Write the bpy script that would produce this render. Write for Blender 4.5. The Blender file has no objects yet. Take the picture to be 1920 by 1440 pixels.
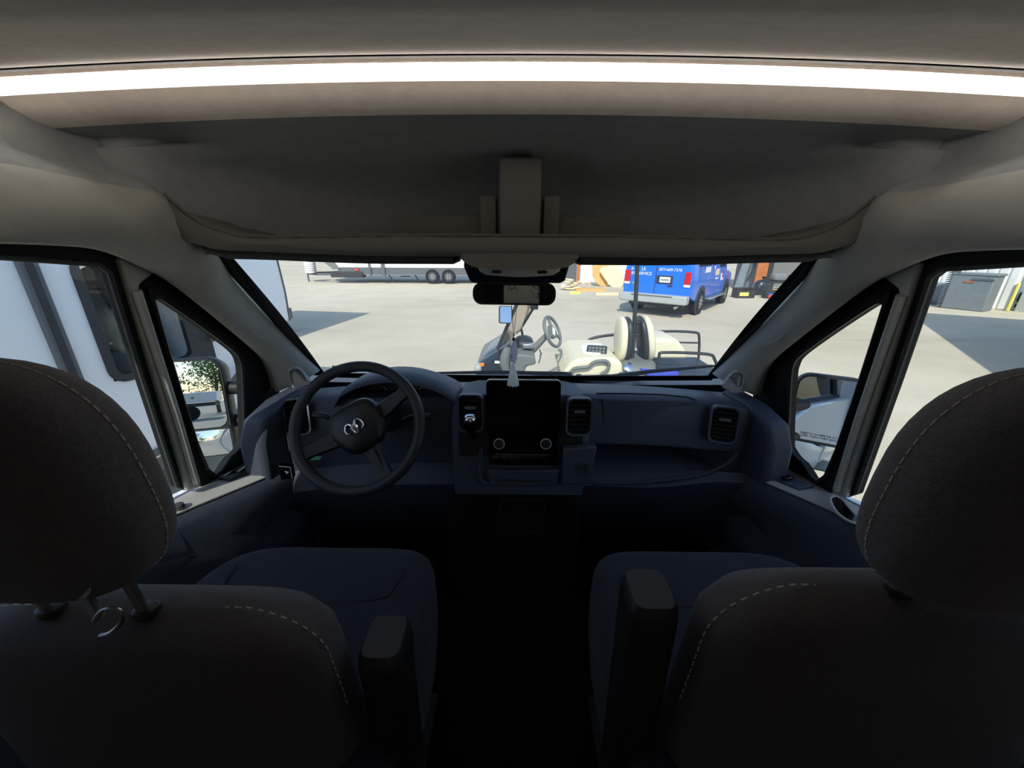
import bpy, bmesh, math, random
from math import sin, cos, tan, pi, radians as R, sqrt
from mathutils import Vector as V, Matrix as M
from mathutils.bvhtree import BVHTree

# ---------------------------------------------------------------- camera
F = 721.0                                  # focal length in pixels of the 1920 wide frame
CAM = V((0.0, 0.0, 2.0))
CR = M.Rotation(R(0.5), 3, 'Z') @ M.Rotation(R(70.0), 3, 'X') @ M.Rotation(R(0.3), 3, 'Z')
sc = bpy.context.scene
COL = sc.collection
cd = bpy.data.cameras.new('camera')
cd.sensor_fit = 'HORIZONTAL'; cd.sensor_width = 36.0; cd.lens = 36.0 * F / 1920.0
cd.clip_start = 0.02; cd.clip_end = 400
cam = bpy.data.objects.new('camera', cd); COL.objects.link(cam)
cam.matrix_world = M.Translation(CAM) @ CR.to_4x4()
sc.camera = cam

# ---------------------------------------------------------------- sky, sun, exposure
SUN_AZ, SUN_EL = R(11.5), R(44.0)          # light travels towards +Y turned SUN_AZ to +X
world = bpy.data.worlds.new('world'); sc.world = world; world.use_nodes = True
nt = world.node_tree; nt.nodes.clear()
sky = nt.nodes.new('ShaderNodeTexSky'); sky.sky_type = 'NISHITA'; sky.sun_disc = False
sky.sun_elevation = SUN_EL; sky.sun_rotation = pi + SUN_AZ
sky.air_density = 1.0; sky.dust_density = 0.6; sky.ozone_density = 1.5
bg = nt.nodes.new('ShaderNodeBackground'); bg.inputs['Strength'].default_value = 0.21
wo = nt.nodes.new('ShaderNodeOutputWorld')
nt.links.new(sky.outputs[0], bg.inputs['Color']); nt.links.new(bg.outputs[0], wo.inputs['Surface'])
sd = bpy.data.lights.new('sun', 'SUN'); sd.energy = 3.3; sd.angle = R(0.53); sd.color = (1.0, 0.95, 0.86)
sun = bpy.data.objects.new('sun', sd); COL.objects.link(sun)
_d = V((sin(SUN_AZ) * cos(SUN_EL), cos(SUN_AZ) * cos(SUN_EL), -sin(SUN_EL)))
sun.rotation_mode = 'QUATERNION'; sun.rotation_quaternion = _d.to_track_quat('-Z', 'Y'); sun.location = (-6, -16, 16)
sc.view_settings.view_transform = 'Standard'; sc.view_settings.look = 'None'
sc.view_settings.exposure = 0.42; sc.view_settings.gamma = 1.0
sc.view_settings.use_curve_mapping = False
random.seed(7)

# ---------------------------------------------------------------- placing helpers
def ray(px, py):
    return CR @ V(((px - 960.0) / F, (720.0 - py) / F, -1.0))
def W(px, py, Y=None, Z=None, X=None):
    d = ray(px, py)
    t = (Y - CAM.y) / d.y if Y is not None else (Z - CAM.z) / d.z if Z is not None else (X - CAM.x) / d.x
    return CAM + d * t
DA, DB = 0.93, 0.20                        # the inner plane of the left door: x = -(DA - DB (z - 1.35))
def D(px, py, off=0.0):
    d = ray(px, py)
    a = DA - off
    t = -(a - DB * (CAM.z - 1.35) ) / (d.x - DB * d.z)
    return CAM + d * t
def mx(p, s): return V((p[0] * s, p[1], p[2]))   # s = 1 left as measured, -1 mirrored to the right

# ---------------------------------------------------------------- materials
def lin(c):
    return tuple(((v / 255.0) / 12.92 if v <= 10 else (((v / 255.0) + 0.055) / 1.055) ** 2.4) for v in c)
MATS = {}
def mat(name, rgb, rough=0.5, metal=0.0, spec=0.5, var=0.0, vscale=8.0, bump=0.0, bscale=200.0, coat=0.0, emit=None, estr=0.0, sheen=0.0):
    m = bpy.data.materials.new(name); m.use_nodes = True
    n = m.node_tree.nodes; l = m.node_tree.links; b = n['Principled BSDF']
    c = lin(rgb)
    b.inputs['Roughness'].default_value = rough; b.inputs['Metallic'].default_value = metal
    b.inputs['Specular IOR Level'].default_value = spec
    b.inputs['Coat Weight'].default_value = coat; b.inputs['Coat Roughness'].default_value = 0.08
    if sheen: b.inputs['Sheen Weight'].default_value = sheen
    b.inputs['Base Color'].default_value = (*c, 1)
    tc = n.new('ShaderNodeTexCoord')
    if var > 0:
        no = n.new('ShaderNodeTexNoise'); no.inputs['Scale'].default_value = vscale; no.inputs['Detail'].default_value = 4
        l.new(tc.outputs['Object'], no.inputs['Vector'])
        mr = n.new('ShaderNodeMapRange'); mr.inputs['From Min'].default_value = 0.3; mr.inputs['From Max'].default_value = 0.7
        mr.inputs['To Min'].default_value = 1 - var; mr.inputs['To Max'].default_value = 1 + var
        l.new(no.outputs['Fac'], mr.inputs['Value'])
        mi = n.new('ShaderNodeVectorMath'); mi.operation = 'SCALE'; mi.inputs[0].default_value = c
        l.new(mr.outputs[0], mi.inputs['Scale']); l.new(mi.outputs[0], b.inputs['Base Color'])
    if bump > 0:
        nb = n.new('ShaderNodeTexNoise'); nb.inputs['Scale'].default_value = bscale; nb.inputs['Detail'].default_value = 2
        l.new(tc.outputs['Object'], nb.inputs['Vector'])
        bp = n.new('ShaderNodeBump'); bp.inputs['Strength'].default_value = bump; bp.inputs['Distance'].default_value = 0.002
        l.new(nb.outputs['Fac'], bp.inputs['Height']); l.new(bp.outputs[0], b.inputs['Normal'])
    if emit:
        b.inputs['Emission Color'].default_value = (*lin(emit), 1); b.inputs['Emission Strength'].default_value = estr
    MATS[name] = m
    return m
def glass_mat(name, tint, refl=1.0, dust=0.0):
    m = bpy.data.materials.new(name); m.use_nodes = True
    n = m.node_tree.nodes; l = m.node_tree.links; n.clear()
    tr = n.new('ShaderNodeBsdfTransparent'); tr.inputs['Color'].default_value = (*tint, 1)
    gl = n.new('ShaderNodeBsdfGlossy'); gl.inputs['Roughness'].default_value = 0.0
    # Schlick reflectance, the same from both sides of a thin pane
    ge = n.new('ShaderNodeNewGeometry'); dt = n.new('ShaderNodeVectorMath'); dt.operation = 'DOT_PRODUCT'
    l.new(ge.outputs['Normal'], dt.inputs[0]); l.new(ge.outputs['Incoming'], dt.inputs[1])
    def mth(op, a, b=None):
        x = n.new('ShaderNodeMath'); x.operation = op; x.use_clamp = op != 'POWER'
        for i, q in enumerate((a, b)):
            if q is None: continue
            if isinstance(q, (int, float)): x.inputs[i].default_value = q
            else: l.new(q, x.inputs[i])
        return x.outputs[0]
    sch = mth('MULTIPLY_ADD', mth('POWER', mth('SUBTRACT', 1.0, mth('ABSOLUTE', dt.outputs['Value'])), 5.0), 0.92)
    sch.node.inputs[2].default_value = 0.08
    ml = n.new('ShaderNodeMath'); ml.operation = 'MULTIPLY'; ml.inputs[1].default_value = refl; l.new(sch, ml.inputs[0])
    mi = n.new('ShaderNodeMixShader'); o = n.new('ShaderNodeOutputMaterial')
    l.new(ml.outputs[0], mi.inputs['Fac'])
    base = tr
    if dust:                                   # a thin film of dust on the pane
        df = n.new('ShaderNodeBsdfTranslucent'); df.inputs['Color'].default_value = (0.8, 0.8, 0.78, 1)
        dm = n.new('ShaderNodeMixShader'); dm.inputs['Fac'].default_value = dust
        l.new(tr.outputs[0], dm.inputs[1]); l.new(df.outputs[0], dm.inputs[2]); base = dm
    l.new(base.outputs[0], mi.inputs[1]); l.new(gl.outputs[0], mi.inputs[2]); l.new(mi.outputs[0], o.inputs['Surface'])
    MATS[name] = m
    return m
def ground_mat():
    m = bpy.data.materials.new('pale_asphalt'); m.use_nodes = True
    n = m.node_tree.nodes; l = m.node_tree.links; b = n['Principled BSDF']
    b.inputs['Roughness'].default_value = 0.95; b.inputs['Specular IOR Level'].default_value = 0.15
    tc = n.new('ShaderNodeTexCoord')
    def noise(s, d, ro=0.5):
        x = n.new('ShaderNodeTexNoise'); x.inputs['Scale'].default_value = s; x.inputs['Detail'].default_value = d
        x.inputs['Roughness'].default_value = ro; l.new(tc.outputs['Object'], x.inputs['Vector']); return x
    big, mid, fine = noise(0.16, 3), noise(1.1, 5), noise(30, 3, 0.7)
    cr = n.new('ShaderNodeValToRGB'); e = cr.color_ramp.elements
    e[0].position = 0.32; e[0].color = (*lin((190, 179, 155)), 1)
    e[1].position = 0.62; e[1].color = (*lin((204, 195, 174)), 1)
    x = e.new(0.46); x.color = (*lin((198, 188, 166)), 1)
    l.new(big.outputs['Fac'], cr.inputs['Fac'])
    def mul(a, src, lo, hi):
        mr = n.new('ShaderNodeMapRange'); mr.inputs['From Min'].default_value = 0.25; mr.inputs['From Max'].default_value = 0.75
        mr.inputs['To Min'].default_value = lo; mr.inputs['To Max'].default_value = hi
        l.new(src.outputs['Fac'], mr.inputs['Value'])
        s = n.new('ShaderNodeVectorMath'); s.operation = 'SCALE'; l.new(a, s.inputs[0]); l.new(mr.outputs[0], s.inputs['Scale'])
        return s.outputs[0]
    c = mul(cr.outputs['Color'], mid, 0.93, 1.07); c = mul(c, fine, 0.9, 1.1)
    # long tyre streaks and stains
    mp = n.new('ShaderNodeMapping'); mp.inputs['Scale'].default_value = (0.12, 0.9, 1); mp.inputs['Rotation'].default_value = (0, 0, 0.1)
    l.new(tc.outputs['Object'], mp.inputs['Vector'])
    st = n.new('ShaderNodeTexNoise'); st.inputs['Scale'].default_value = 1.0; st.inputs['Detail'].default_value = 6
    l.new(mp.outputs[0], st.inputs['Vector'])
    mr = n.new('ShaderNodeMapRange'); mr.inputs['From Min'].default_value = 0.60; mr.inputs['From Max'].default_value = 0.74
    mr.inputs['To Min'].default_value = 1.0; mr.inputs['To Max'].default_value = 0.82
    l.new(st.outputs['Fac'], mr.inputs['Value'])
    s = n.new('ShaderNodeVectorMath'); s.operation = 'SCALE'; l.new(c, s.inputs[0]); l.new(mr.outputs[0], s.inputs['Scale'])
    l.new(s.outputs[0], b.inputs['Base Color'])
    bp = n.new('ShaderNodeBump'); bp.inputs['Strength'].default_value = 0.35; bp.inputs['Distance'].default_value = 0.01
    l.new(fine.outputs['Fac'], bp.inputs['Height']); l.new(bp.outputs[0], b.inputs['Normal'])
    MATS['pale_asphalt'] = m
ground_mat()
mat('headliner', (160, 163, 164), 0.95, spec=0.1, var=0.06, vscale=40, bump=0.5, bscale=900)
mat('conversion_panel', (236, 225, 215), 0.9, spec=0.1, var=0.05, vscale=40, bump=0.4, bscale=900)
mat('grey_trim', (176, 177, 172), 0.75, spec=0.3, var=0.04, vscale=30, bump=0.35, bscale=700)
mat('lip_trim', (120, 117, 111), 0.75, spec=0.25, var=0.04, vscale=30, bump=0.35, bscale=700)
mat('dark_trim', (62, 64, 66), 0.7, spec=0.3, bump=0.3, bscale=600)
mat('dash_plastic', (60, 67, 82), 0.55, spec=0.4, var=0.05, vscale=50, bump=0.35, bscale=500)
mat('black_plastic', (28, 28, 30), 0.45, spec=0.4, bump=0.15, bscale=500)
mat('rubber', (20, 21, 22), 0.7, spec=0.3)
mat('gloss_black', (6, 6, 7), 0.12, spec=0.5)
mat('screen_black', (4, 4, 5), 0.12, spec=0.08)
mat('seat_fabric', (92, 90, 94), 0.95, spec=0.1, var=0.15, vscale=300, bump=0.6, bscale=700, sheen=0.1)
mat('seat_insert', (43, 46, 56), 0.95, spec=0.1, var=0.15, vscale=300, bump=0.6, bscale=600, sheen=0.1)
mat('seat_back_shell', (82, 78, 80), 0.9, spec=0.15, var=0.1, vscale=200, bump=0.5, bscale=600)
mat('stitch', (176, 168, 152), 0.9)
mat('sill_plastic', (168, 168, 164), 0.6, spec=0.35, bump=0.3, bscale=500)
mat('ring_grey', (170, 172, 176), 0.35)
mat('vinyl_floor', (190, 168, 142), 0.6, spec=0.3, var=0.15, vscale=4)
mat('carpet', (24, 24, 26), 1.0, spec=0.05, var=0.2, vscale=300, bump=0.8, bscale=500)
mat('leather', (42, 44, 49), 0.5, spec=0.4, bump=0.3, bscale=600)
mat('chrome', (225, 228, 232), 0.12, metal=1.0)
mat('satin_metal', (150, 152, 156), 0.35, metal=1.0)
mat('mirror_glass', (168, 178, 190), 0.01, metal=1.0)
mat('dim_mirror', (50, 54, 60), 0.02, metal=1.0)
mat('white_paint', (232, 234, 236), 0.3, spec=0.5, coat=0.4)
mat('led_white', (255, 246, 235), 0.4, emit=(255, 246, 234), estr=1.4)
mat('led_bead', (255, 250, 240), 0.4, emit=(255, 250, 242), estr=8.0)
mat('white_mark', (235, 235, 230), 0.6)
mat('rv_white', (236, 241, 246), 0.4, spec=0.45, coat=0.25, var=0.02, vscale=1.5)
mat('rv_grey', (92, 96, 100), 0.5)
mat('rv_dark', (48, 50, 54), 0.6)
mat('blue_paint', (24, 112, 226), 0.3, spec=0.5, coat=0.5)
mat('bumper_grey', (168, 172, 170), 0.45)
mat('red_lens', (200, 24, 34), 0.2, spec=0.6)
mat('amber_lens', (250, 130, 30), 0.2, spec=0.6)
mat('tyre', (38, 38, 40), 0.85, spec=0.2, bump=0.4, bscale=60)
mat('alloy', (190, 192, 194), 0.3, metal=0.85)
mat('cream_vinyl', (226, 220, 190), 0.55, spec=0.35, bump=0.15, bscale=80)
mat('cart_green', (40, 48, 54), 0.35, coat=0.3)
mat('cart_grey', (112, 116, 112), 0.6)
mat('cart_tube', (46, 50, 52), 0.45)
mat('tan_acrylic', (190, 174, 150), 0.25, spec=0.5)
mat('blue_cloth', (70, 84, 200), 0.8, bump=0.3, bscale=40)
mat('paper', (240, 242, 246), 0.8)
mat('plywood', (222, 178, 110), 0.8, var=0.12, vscale=6)
mat('pale_board', (232, 214, 176), 0.85, var=0.06, vscale=5)
mat('rust_post', (186, 112, 60), 0.8, var=0.15, vscale=6)
mat('siding_white', (238, 240, 236), 0.6, var=0.02, vscale=2)
mat('workshop_grey', (124, 126, 126), 0.8, var=0.05, vscale=2)
mat('cooler_grey', (118, 128, 132), 0.6, var=0.08, vscale=5)
mat('yellow_paint', (232, 222, 120), 0.6)
mat('tarp_grey', (120, 132, 138), 0.7, var=0.08, vscale=3)
mat('leaf', (92, 120, 48), 0.7, spec=0.2, var=0.35, vscale=3)
mat('bark', (92, 78, 62), 0.9, var=0.2, vscale=12)
def cloth_mat(name, rgb):                   # thin woven fibre that lets light through
    m = mat(name, rgb, 0.8, spec=0.1); n = m.node_tree.nodes; l = m.node_tree.links
    t = n.new('ShaderNodeBsdfTranslucent'); t.inputs['Color'].default_value = (*lin(rgb), 1)
    x = n.new('ShaderNodeMixShader'); x.inputs['Fac'].default_value = 0.55
    l.new(n['Principled BSDF'].outputs[0], x.inputs[1]); l.new(t.outputs[0], x.inputs[2]); l.new(x.outputs[0], n['Material Output'].inputs['Surface'])
cloth_mat('ornament_white', (236, 242, 244)); cloth_mat('ornament_lilac', (222, 224, 240))
mat('bead', (50, 28, 24), 0.4)
mat('seat_cab', (186, 176, 158), 0.9)
mat('orange_red', (214, 70, 40), 0.6)
mat('green_plastic', (60, 150, 110), 0.5)
glass_mat('clear_glass', (0.86, 0.885, 0.87), 0.5, 0.05)
glass_mat('side_glass', (0.86, 0.89, 0.86), 0.5)
glass_mat('rear_tint', (0.72, 0.74, 0.76), 0.8)
glass_mat('rv_glass', (0.85, 0.87, 0.87), 0.5)
glass_mat('smoke_acrylic', (0.83, 0.76, 0.67), 0.8)

# ---------------------------------------------------------------- mesh helpers
class MB:
    def __init__(s): s.v = []; s.f = []
    def add(s, vs, fs):
        o = len(s.v); s.v += [tuple(p) for p in vs]; s.f += [tuple(o + i for i in f) for f in fs]; return s
    def box(s, c, d, rot=None):
        vs = [V((x * d[0] / 2, y * d[1] / 2, z * d[2] / 2)) for x in (-1, 1) for y in (-1, 1) for z in (-1, 1)]
        if rot is not None: vs = [rot @ p for p in vs]
        return s.add([p + V(c) for p in vs], [(0, 1, 3, 2), (4, 6, 7, 5), (0, 4, 5, 1), (2, 3, 7, 6), (0, 2, 6, 4), (1, 5, 7, 3)])
    def prism(s, pts, vec):
        n = len(pts); vec = V(vec); a = [V(p) for p in pts]
        return s.add(a + [p + vec for p in a], [tuple(range(n)), tuple(range(2 * n - 1, n - 1, -1))] + [(i, (i + 1) % n, n + (i + 1) % n, n + i) for i in range(n)])
    def ring(s, outer, inner, vec, closed=True):
        n = len(outer); vec = V(vec); a = [V(p) for p in outer]; b = [V(p) for p in inner]
        vs = a + b + [p + vec for p in a] + [p + vec for p in b]; fs = []
        for i in range(n if closed else n - 1):
            j = (i + 1) % n
            fs += [(i, j, n + j, n + i), (2 * n + i, 3 * n + i, 3 * n + j, 2 * n + j), (i, 2 * n + i, 2 * n + j, j), (n + i, n + j, 3 * n + j, 3 * n + i)]
        if not closed:
            fs += [(0, n, 3 * n, 2 * n), (n - 1, 3 * n - 1, 4 * n - 1, 2 * n - 1)]
        return s.add(vs, fs)
    def grid(s, rows, thick=None):
        m = len(rows[0]); vs = [V(p) for r in rows for p in r]; k = len(rows)
        fs = [(i * m + j, i * m + j + 1, (i + 1) * m + j + 1, (i + 1) * m + j) for i in range(k - 1) for j in range(m - 1)]
        if thick is not None:
            t = V(thick); q = len(vs); vs += [p + t for p in vs]; fs += [tuple(q + x for x in reversed(f)) for f in fs]
            edge = [j for j in range(m)] + [i * m + m - 1 for i in range(1, k)] + [(k - 1) * m + j for j in range(m - 2, -1, -1)] + [i * m for i in range(k - 2, 0, -1)]
            fs += [(edge[i], q + edge[i], q + edge[(i + 1) % len(edge)], edge[(i + 1) % len(edge)]) for i in range(len(edge))]
        return s.add(vs, fs)
    def loft(s, rings, cap=True, closed=True):
        m = len(rings[0]); vs = [V(p) for r in rings for p in r]; k = len(rings)
        fs = [(i * m + j, i * m + (j + 1) % m, (i + 1) * m + (j + 1) % m, (i + 1) * m + j) for i in range(k - 1) for j in range(m if closed else m - 1)]
        if cap: fs += [tuple(range(m - 1, -1, -1)), tuple((k - 1) * m + j for j in range(m))]
        return s.add(vs, fs)
    def tube(s, path, r, n=8, closed=False):
        P = [V(p) for p in path]; rings = []; k = len(P)
        rr = r if isinstance(r, (list, tuple)) else [r] * k
        up = None
        for i, p in enumerate(P):
            a = P[(i - 1) % k] if (closed or i > 0) else p; b = P[(i + 1) % k] if (closed or i < k - 1) else p
            t = (b - a).normalized()
            if up is None:
                up = V((0, 0, 1)) if abs(t.z) < 0.9 else V((1, 0, 0))
            u = (up - t * up.dot(t))
            if u.length < 1e-6: u = t.orthogonal()
            u.normalize(); w = t.cross(u); up = u
            rings.append([p + (u * cos(2 * pi * j / n) + w * sin(2 * pi * j / n)) * rr[i] for j in range(n)])
        if closed: rings.append(rings[0])
        return s.loft(rings, cap=not closed)
    def lathe(s, prof, c=(0, 0, 0), axis=(0, 0, 1), n=20):
        q = V((0, 0, 1)).rotation_difference(V(axis).normalized()); c = V(c)
        return s.loft([[c + q @ V((r * cos(2 * pi * j / n), r * sin(2 * pi * j / n), z)) for j in range(n)] for r, z in prof])
    def sell(s, c, r, e1=0.5, e2=0.5, n=24, m=14, rot=None, warp=None):
        c = V(c)
        def f(a, e): return math.copysign(abs(a) ** e, a)
        rows = []
        for i in range(m + 1):
            ph = -pi / 2 + pi * i / m; row = []
            for j in range(n):
                th = 2 * pi * j / n
                p = V((r[0] * f(cos(ph), e1) * f(cos(th), e2), r[1] * f(cos(ph), e1) * f(sin(th), e2), r[2] * f(sin(ph), e1)))
                if warp: p = warp(p)
                if rot is not None: p = rot @ p
                row.append(c + p)
            rows.append(row)
        return s.loft(rows, cap=True)
def smooth_path(pts, n=6, closed=False):
    P = [V(p) for p in pts]; k = len(P); out = []
    for i in range(k if closed else k - 1):
        p0 = P[(i - 1) % k] if (closed or i > 0) else P[i]; p1 = P[i]; p2 = P[(i + 1) % k]
        p3 = P[(i + 2) % k] if (closed or i < k - 2) else p2
        for q in range(n):
            t = q / n
            out.append(0.5 * ((2 * p1) + (p2 - p0) * t + (2 * p0 - 5 * p1 + 4 * p2 - p3) * t * t + (3 * p1 - p0 - 3 * p2 + p3) * t ** 3))
    if not closed: out.append(P[-1])
    return out
def rrect(w, h, r, n=5):
    out = []
    for cx, cy, a0 in ((w / 2 - r, h / 2 - r, 0), (-w / 2 + r, h / 2 - r, 90), (-w / 2 + r, -h / 2 + r, 180), (w / 2 - r, -h / 2 + r, 270)):
        for i in range(n + 1):
            a = R(a0 + 90 * i / n); out.append((cx + r * cos(a), cy + r * sin(a)))
    return out
def frame_from(o, ex, ey):
    o, ex, ey = V(o), V(ex), V(ey); return lambda x, y, z=0.0: o + ex * x + ey * y + ex.cross(ey) * z
def obj(name, mb, m, parent=None, o=None, smooth=35, bevel=0.0, seg=2, sub=0, kind=None):
    me = bpy.data.meshes.new(name)
    off = V(o) if o is not None else V((0, 0, 0))
    me.from_pydata([tuple(V(p) - off) for p in mb.v], [], mb.f)
    bm = bmesh.new(); bm.from_mesh(me)
    bmesh.ops.remove_doubles(bm, verts=bm.verts, dist=1e-6)
    bmesh.ops.recalc_face_normals(bm, faces=bm.faces); bm.to_mesh(me); bm.free()
    if smooth:
        me.shade_smooth(); me.set_sharp_from_angle(angle=R(smooth))
    me.materials.append(MATS[m] if isinstance(m, str) else m)
    ob = bpy.data.objects.new(name, me); COL.objects.link(ob)
    if parent is not None:
        ob.parent = parent
    if parent is None and o is not None: ob.location = off
    if bevel > 0:
        b = ob.modifiers.new('bevel', 'BEVEL'); b.width = bevel; b.segments = seg; b.limit_method = 'ANGLE'; b.angle_limit = R(40)
    if sub: 
        q = ob.modifiers.new('sub', 'SUBSURF'); q.levels = sub; q.render_levels = sub
    if kind: ob['kind'] = kind
    return ob
def thing(name, label, cat, loc=(0, 0, 0), rz=0.0, group=None, world=True, kind=None):
    o = bpy.data.objects.new(name, None); COL.objects.link(o); o.empty_display_size = 0.1
    o.location = loc; o.rotation_euler = (0, 0, rz)
    if label: o['label'] = label
    if cat: o['category'] = cat
    if group: o['group'] = group
    if kind: o['kind'] = kind
    o['_o'] = tuple(loc)
    return o
def part(name, mb, m, th, parent=None, **k):
    """a part written in world coordinates under the unrotated thing th (parent = a part of th for a sub-part)"""
    ob = obj(name, mb, m, None, None, **k)
    t = V(th['_o'])
    ob.data.transform(M.Translation(-t)); ob.parent = parent or th
    return ob
def loc_part(name, mb, m, th, parent=None, **k):
    """a part written in the local coordinates of the thing th"""
    ob = obj(name, mb, m, None, None, **k); ob.parent = parent or th
    return ob
def tag(o, label, cat=None, group=None, kind=None):
    o['label'] = label
    if cat: o['category'] = cat
    if group: o['group'] = group
    if kind: o['kind'] = kind
    return o
def text_mesh(body, size, extrude=0.001, align='CENTER'):
    cu = bpy.data.curves.new('lettering', 'FONT'); cu.body = body; cu.size = size; cu.extrude = extrude; cu.align_x = align; cu.align_y = 'CENTER'
    to = bpy.data.objects.new('lettering', cu); COL.objects.link(to)
    me = bpy.data.meshes.new_from_object(to.evaluated_get(bpy.context.evaluated_depsgraph_get()))
    bpy.data.objects.remove(to); return me
def lettering(name, body, size, m, parent, fr, bold=False):
    me = text_mesh(body, size); me.materials.append(MATS[m])
    o, ex, ey = fr; ez = ex.cross(ey)
    mt = M(((ex.x, ey.x, ez.x, o.x), (ex.y, ey.y, ez.y, o.y), (ex.z, ey.z, ez.z, o.z), (0, 0, 0, 1)))
    me.transform(mt); ob = bpy.data.objects.new(name, me); COL.objects.link(ob); ob.parent = parent; return ob
def copy_tree(o, parent=None):
    c = o.copy(); COL.objects.link(c); c.parent = parent
    for ch in list(o.children): copy_tree(ch, c)
    return c
EX, EY, EZ = V((1, 0, 0)), V((0, 1, 0)), V((0, 0, 1))
# ================================================================ THE SETTING
rows = [[V((x, y, 0)) for x in (-90, -30, 0, 30, 90)] for y in (-60, -10, 10, 30, 110)]
g = obj('ground', MB().grid(rows, thick=(0, 0, -0.3)), 'pale_asphalt', smooth=0); g['kind'] = 'structure'
g['label'] = 'pale sunlit asphalt yard with faint tyre streaks'

def lipY(x): return 0.93 - 0.085 * min(1.0, abs(x) / 0.72) ** 3
def sstep(a, b, t):
    t = max(0.0, min(1.0, (t - a) / (b - a))); return t * t * (3 - 2 * t)
NX = 56
XS = [-0.93 + 1.86 * i / NX for i in range(NX + 1)]
def crown(x): return -0.022 * (x / 0.82) ** 2 - 0.05 * max(0.0, abs(x) - 0.88) / 0.15
# rear, lower panel of the conversion, with the groove in front of it
prof = [(0.745, 2.262), (0.70, 2.264), (0.672, 2.264), (0.670, 2.256), (0.660, 2.2490), (0.60, 2.232), (0.54, 2.217), (0.48, 2.201), (0.42, 2.183), (0.375, 2.168), (0.34, 2.160), (0.30, 2.158), (-0.5, 2.158), (-3.3, 2.158)]
rows = [[V((x, y, z + crown(x))) for x in XS] for y, z in prof]
ceil = obj('ceiling', MB().grid(rows, thick=(0, 0, 0.02)), 'conversion_panel', smooth=40); ceil['kind'] = 'structure'
ceil['label'] = 'padded beige ceiling panel above the cab'
rows = []
for k in range(13):
    row = []
    for x in XS:
        yl = lipY(x); gap = 0.27 * (1 - min(1.0, abs(x) / 0.76) ** 4)
        pts = [(yl + gap, 1.99), (yl + gap * 0.99, 2.03), (yl + gap * 0.95, 2.08), (yl + gap * 0.85, 2.13), (yl + gap * 0.68, 2.158), (yl + gap * 0.5, 2.174), (yl + gap * 0.2, 2.192), (0.89, 2.205), (0.84, 2.213), (0.808, 2.217), (0.79, 2.222), (0.765, 2.238), (0.745, 2.262)]
        y, z = pts[k]
        lift = 0.014 * (1 - sstep(0.15, 0.22, abs(x + 0.02))) if 4 <= k <= 8 else 0
        row.append(V((x, y, z + crown(x) + lift)))
    rows.append(row)
hl = obj('headliner', MB().grid(rows[:10], thick=(0, 0.01, 0.02)), 'headliner', parent=ceil, smooth=50)
obj('cove_edge', MB().grid(rows[9:], thick=(0, 0.01, 0.02)), 'conversion_panel', parent=ceil, smooth=50)
rows = [[V((x, y, z - 0.03 * (x / 0.95) ** 4)) for x in (-0.98, -0.9, -0.5, 0, 0.5, 0.9, 0.98)] for y, z in ((1.25, 2.0), (1.32, 2.06), (1.28, 2.25), (1.0, 2.45), (0.6, 2.5), (0.0, 2.55), (-3.5, 2.55))]
obj('roof_skin', MB().grid(rows, thick=(0, 0, 0.02)), 'white_paint', parent=ceil, smooth=40)

# ---- the lip of the overhead shelf with the centre console
lo, hi = [], []
rows = []
LX = [-0.715 + 1.43 * i / 50 for i in range(51)]
def lip_top(x): return 2.018 + 0.03 * sstep(0.58, 0.70, abs(x)) + 0.05 * sstep(0.67, 0.715, abs(x)) - 0.006 * sstep(0.2, 0.6, abs(x))
def lip_bot(x): return 1.972 + 0.012 * sstep(0.3, 0.7, abs(x)) + 0.02 * sstep(0.64, 0.715, abs(x))
for k in range(7):
    row = []
    for x in LX:
        yl = lipY(x); t, b = lip_top(x), lip_bot(x)
        pts = [(yl + 0.03 + 0.27 * (1 - min(1.0, abs(x) / 0.76) ** 4), min(t, 2.03)), (yl + 0.008, t), (yl, t - 0.008), (yl - 0.004, (t + b) / 2), (yl, b + 0.01), (yl + 0.012, b), (yl + 0.2, b - 0.004)]
        row.append(V((x, *pts[k])))
    rows.append(row)
t3 = obj('trim_3', MB().grid(rows, thick=(0, 0.004, 0.004)), 'lip_trim', smooth=50); t3['kind'] = 'structure'
t3['label'] = 'grey lip of the overhead shelf above the windshield'
# boxes of the shelf in the middle
obj('shelf_post', MB().box((0.008, 1.05, 2.10), (0.098, 0.12, 0.17)), 'lip_trim', parent=t3, bevel=0.006)
for s in (-1, 1):
    obj('shelf_block', MB().box((0.008 + s * 0.078, 1.07, 2.055), (0.04, 0.08, 0.11)), 'lip_trim', parent=t3, bevel=0.004)
obj('shelf_divider', MB().box((-0.20, 1.09, 2.035), (0.24, 0.05, 0.065)), 'lip_trim', parent=t3, bevel=0.004)
obj('shelf_divider', MB().box((0.19, 1.09, 2.035), (0.20, 0.05, 0.065)), 'lip_trim', parent=t3, bevel=0.004)
cs = MB()
cs.loft([[V((x, y + (0.0), z)) for x, y in [(0.008 + a * hw, yy) for a, yy in ((-1, 1.10), (-1, 0.955), (-0.9, 0.932), (0.9, 0.932), (1, 0.955), (1, 1.10))]] for hw, z in ((0.150, 1.985), (0.146, 1.972), (0.128, 1.957), (0.112, 1.949), (0.09, 1.945))])
obj('overhead_console', cs, 'lip_trim', parent=t3, smooth=50)
ml = MB(); ml.loft([[V((0.008 + hw * cos(2 * pi * j / 28), 1.0 + 0.05 * sin(2 * pi * j / 28), z)) for j in range(28)] for hw, z in ((0.104, 1.947), (0.10, 1.936), (0.086, 1.928), (0.05, 1.926))])
mlo = obj('map_light', ml, 'grey_trim', parent=t3, smooth=60)
for s in (-1, 1): obj('light_button', MB().box((0.008 + s * 0.055, 0.957, 1.937), (0.022, 0.006, 0.006)), 'black_plastic', parent=mlo)

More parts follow.
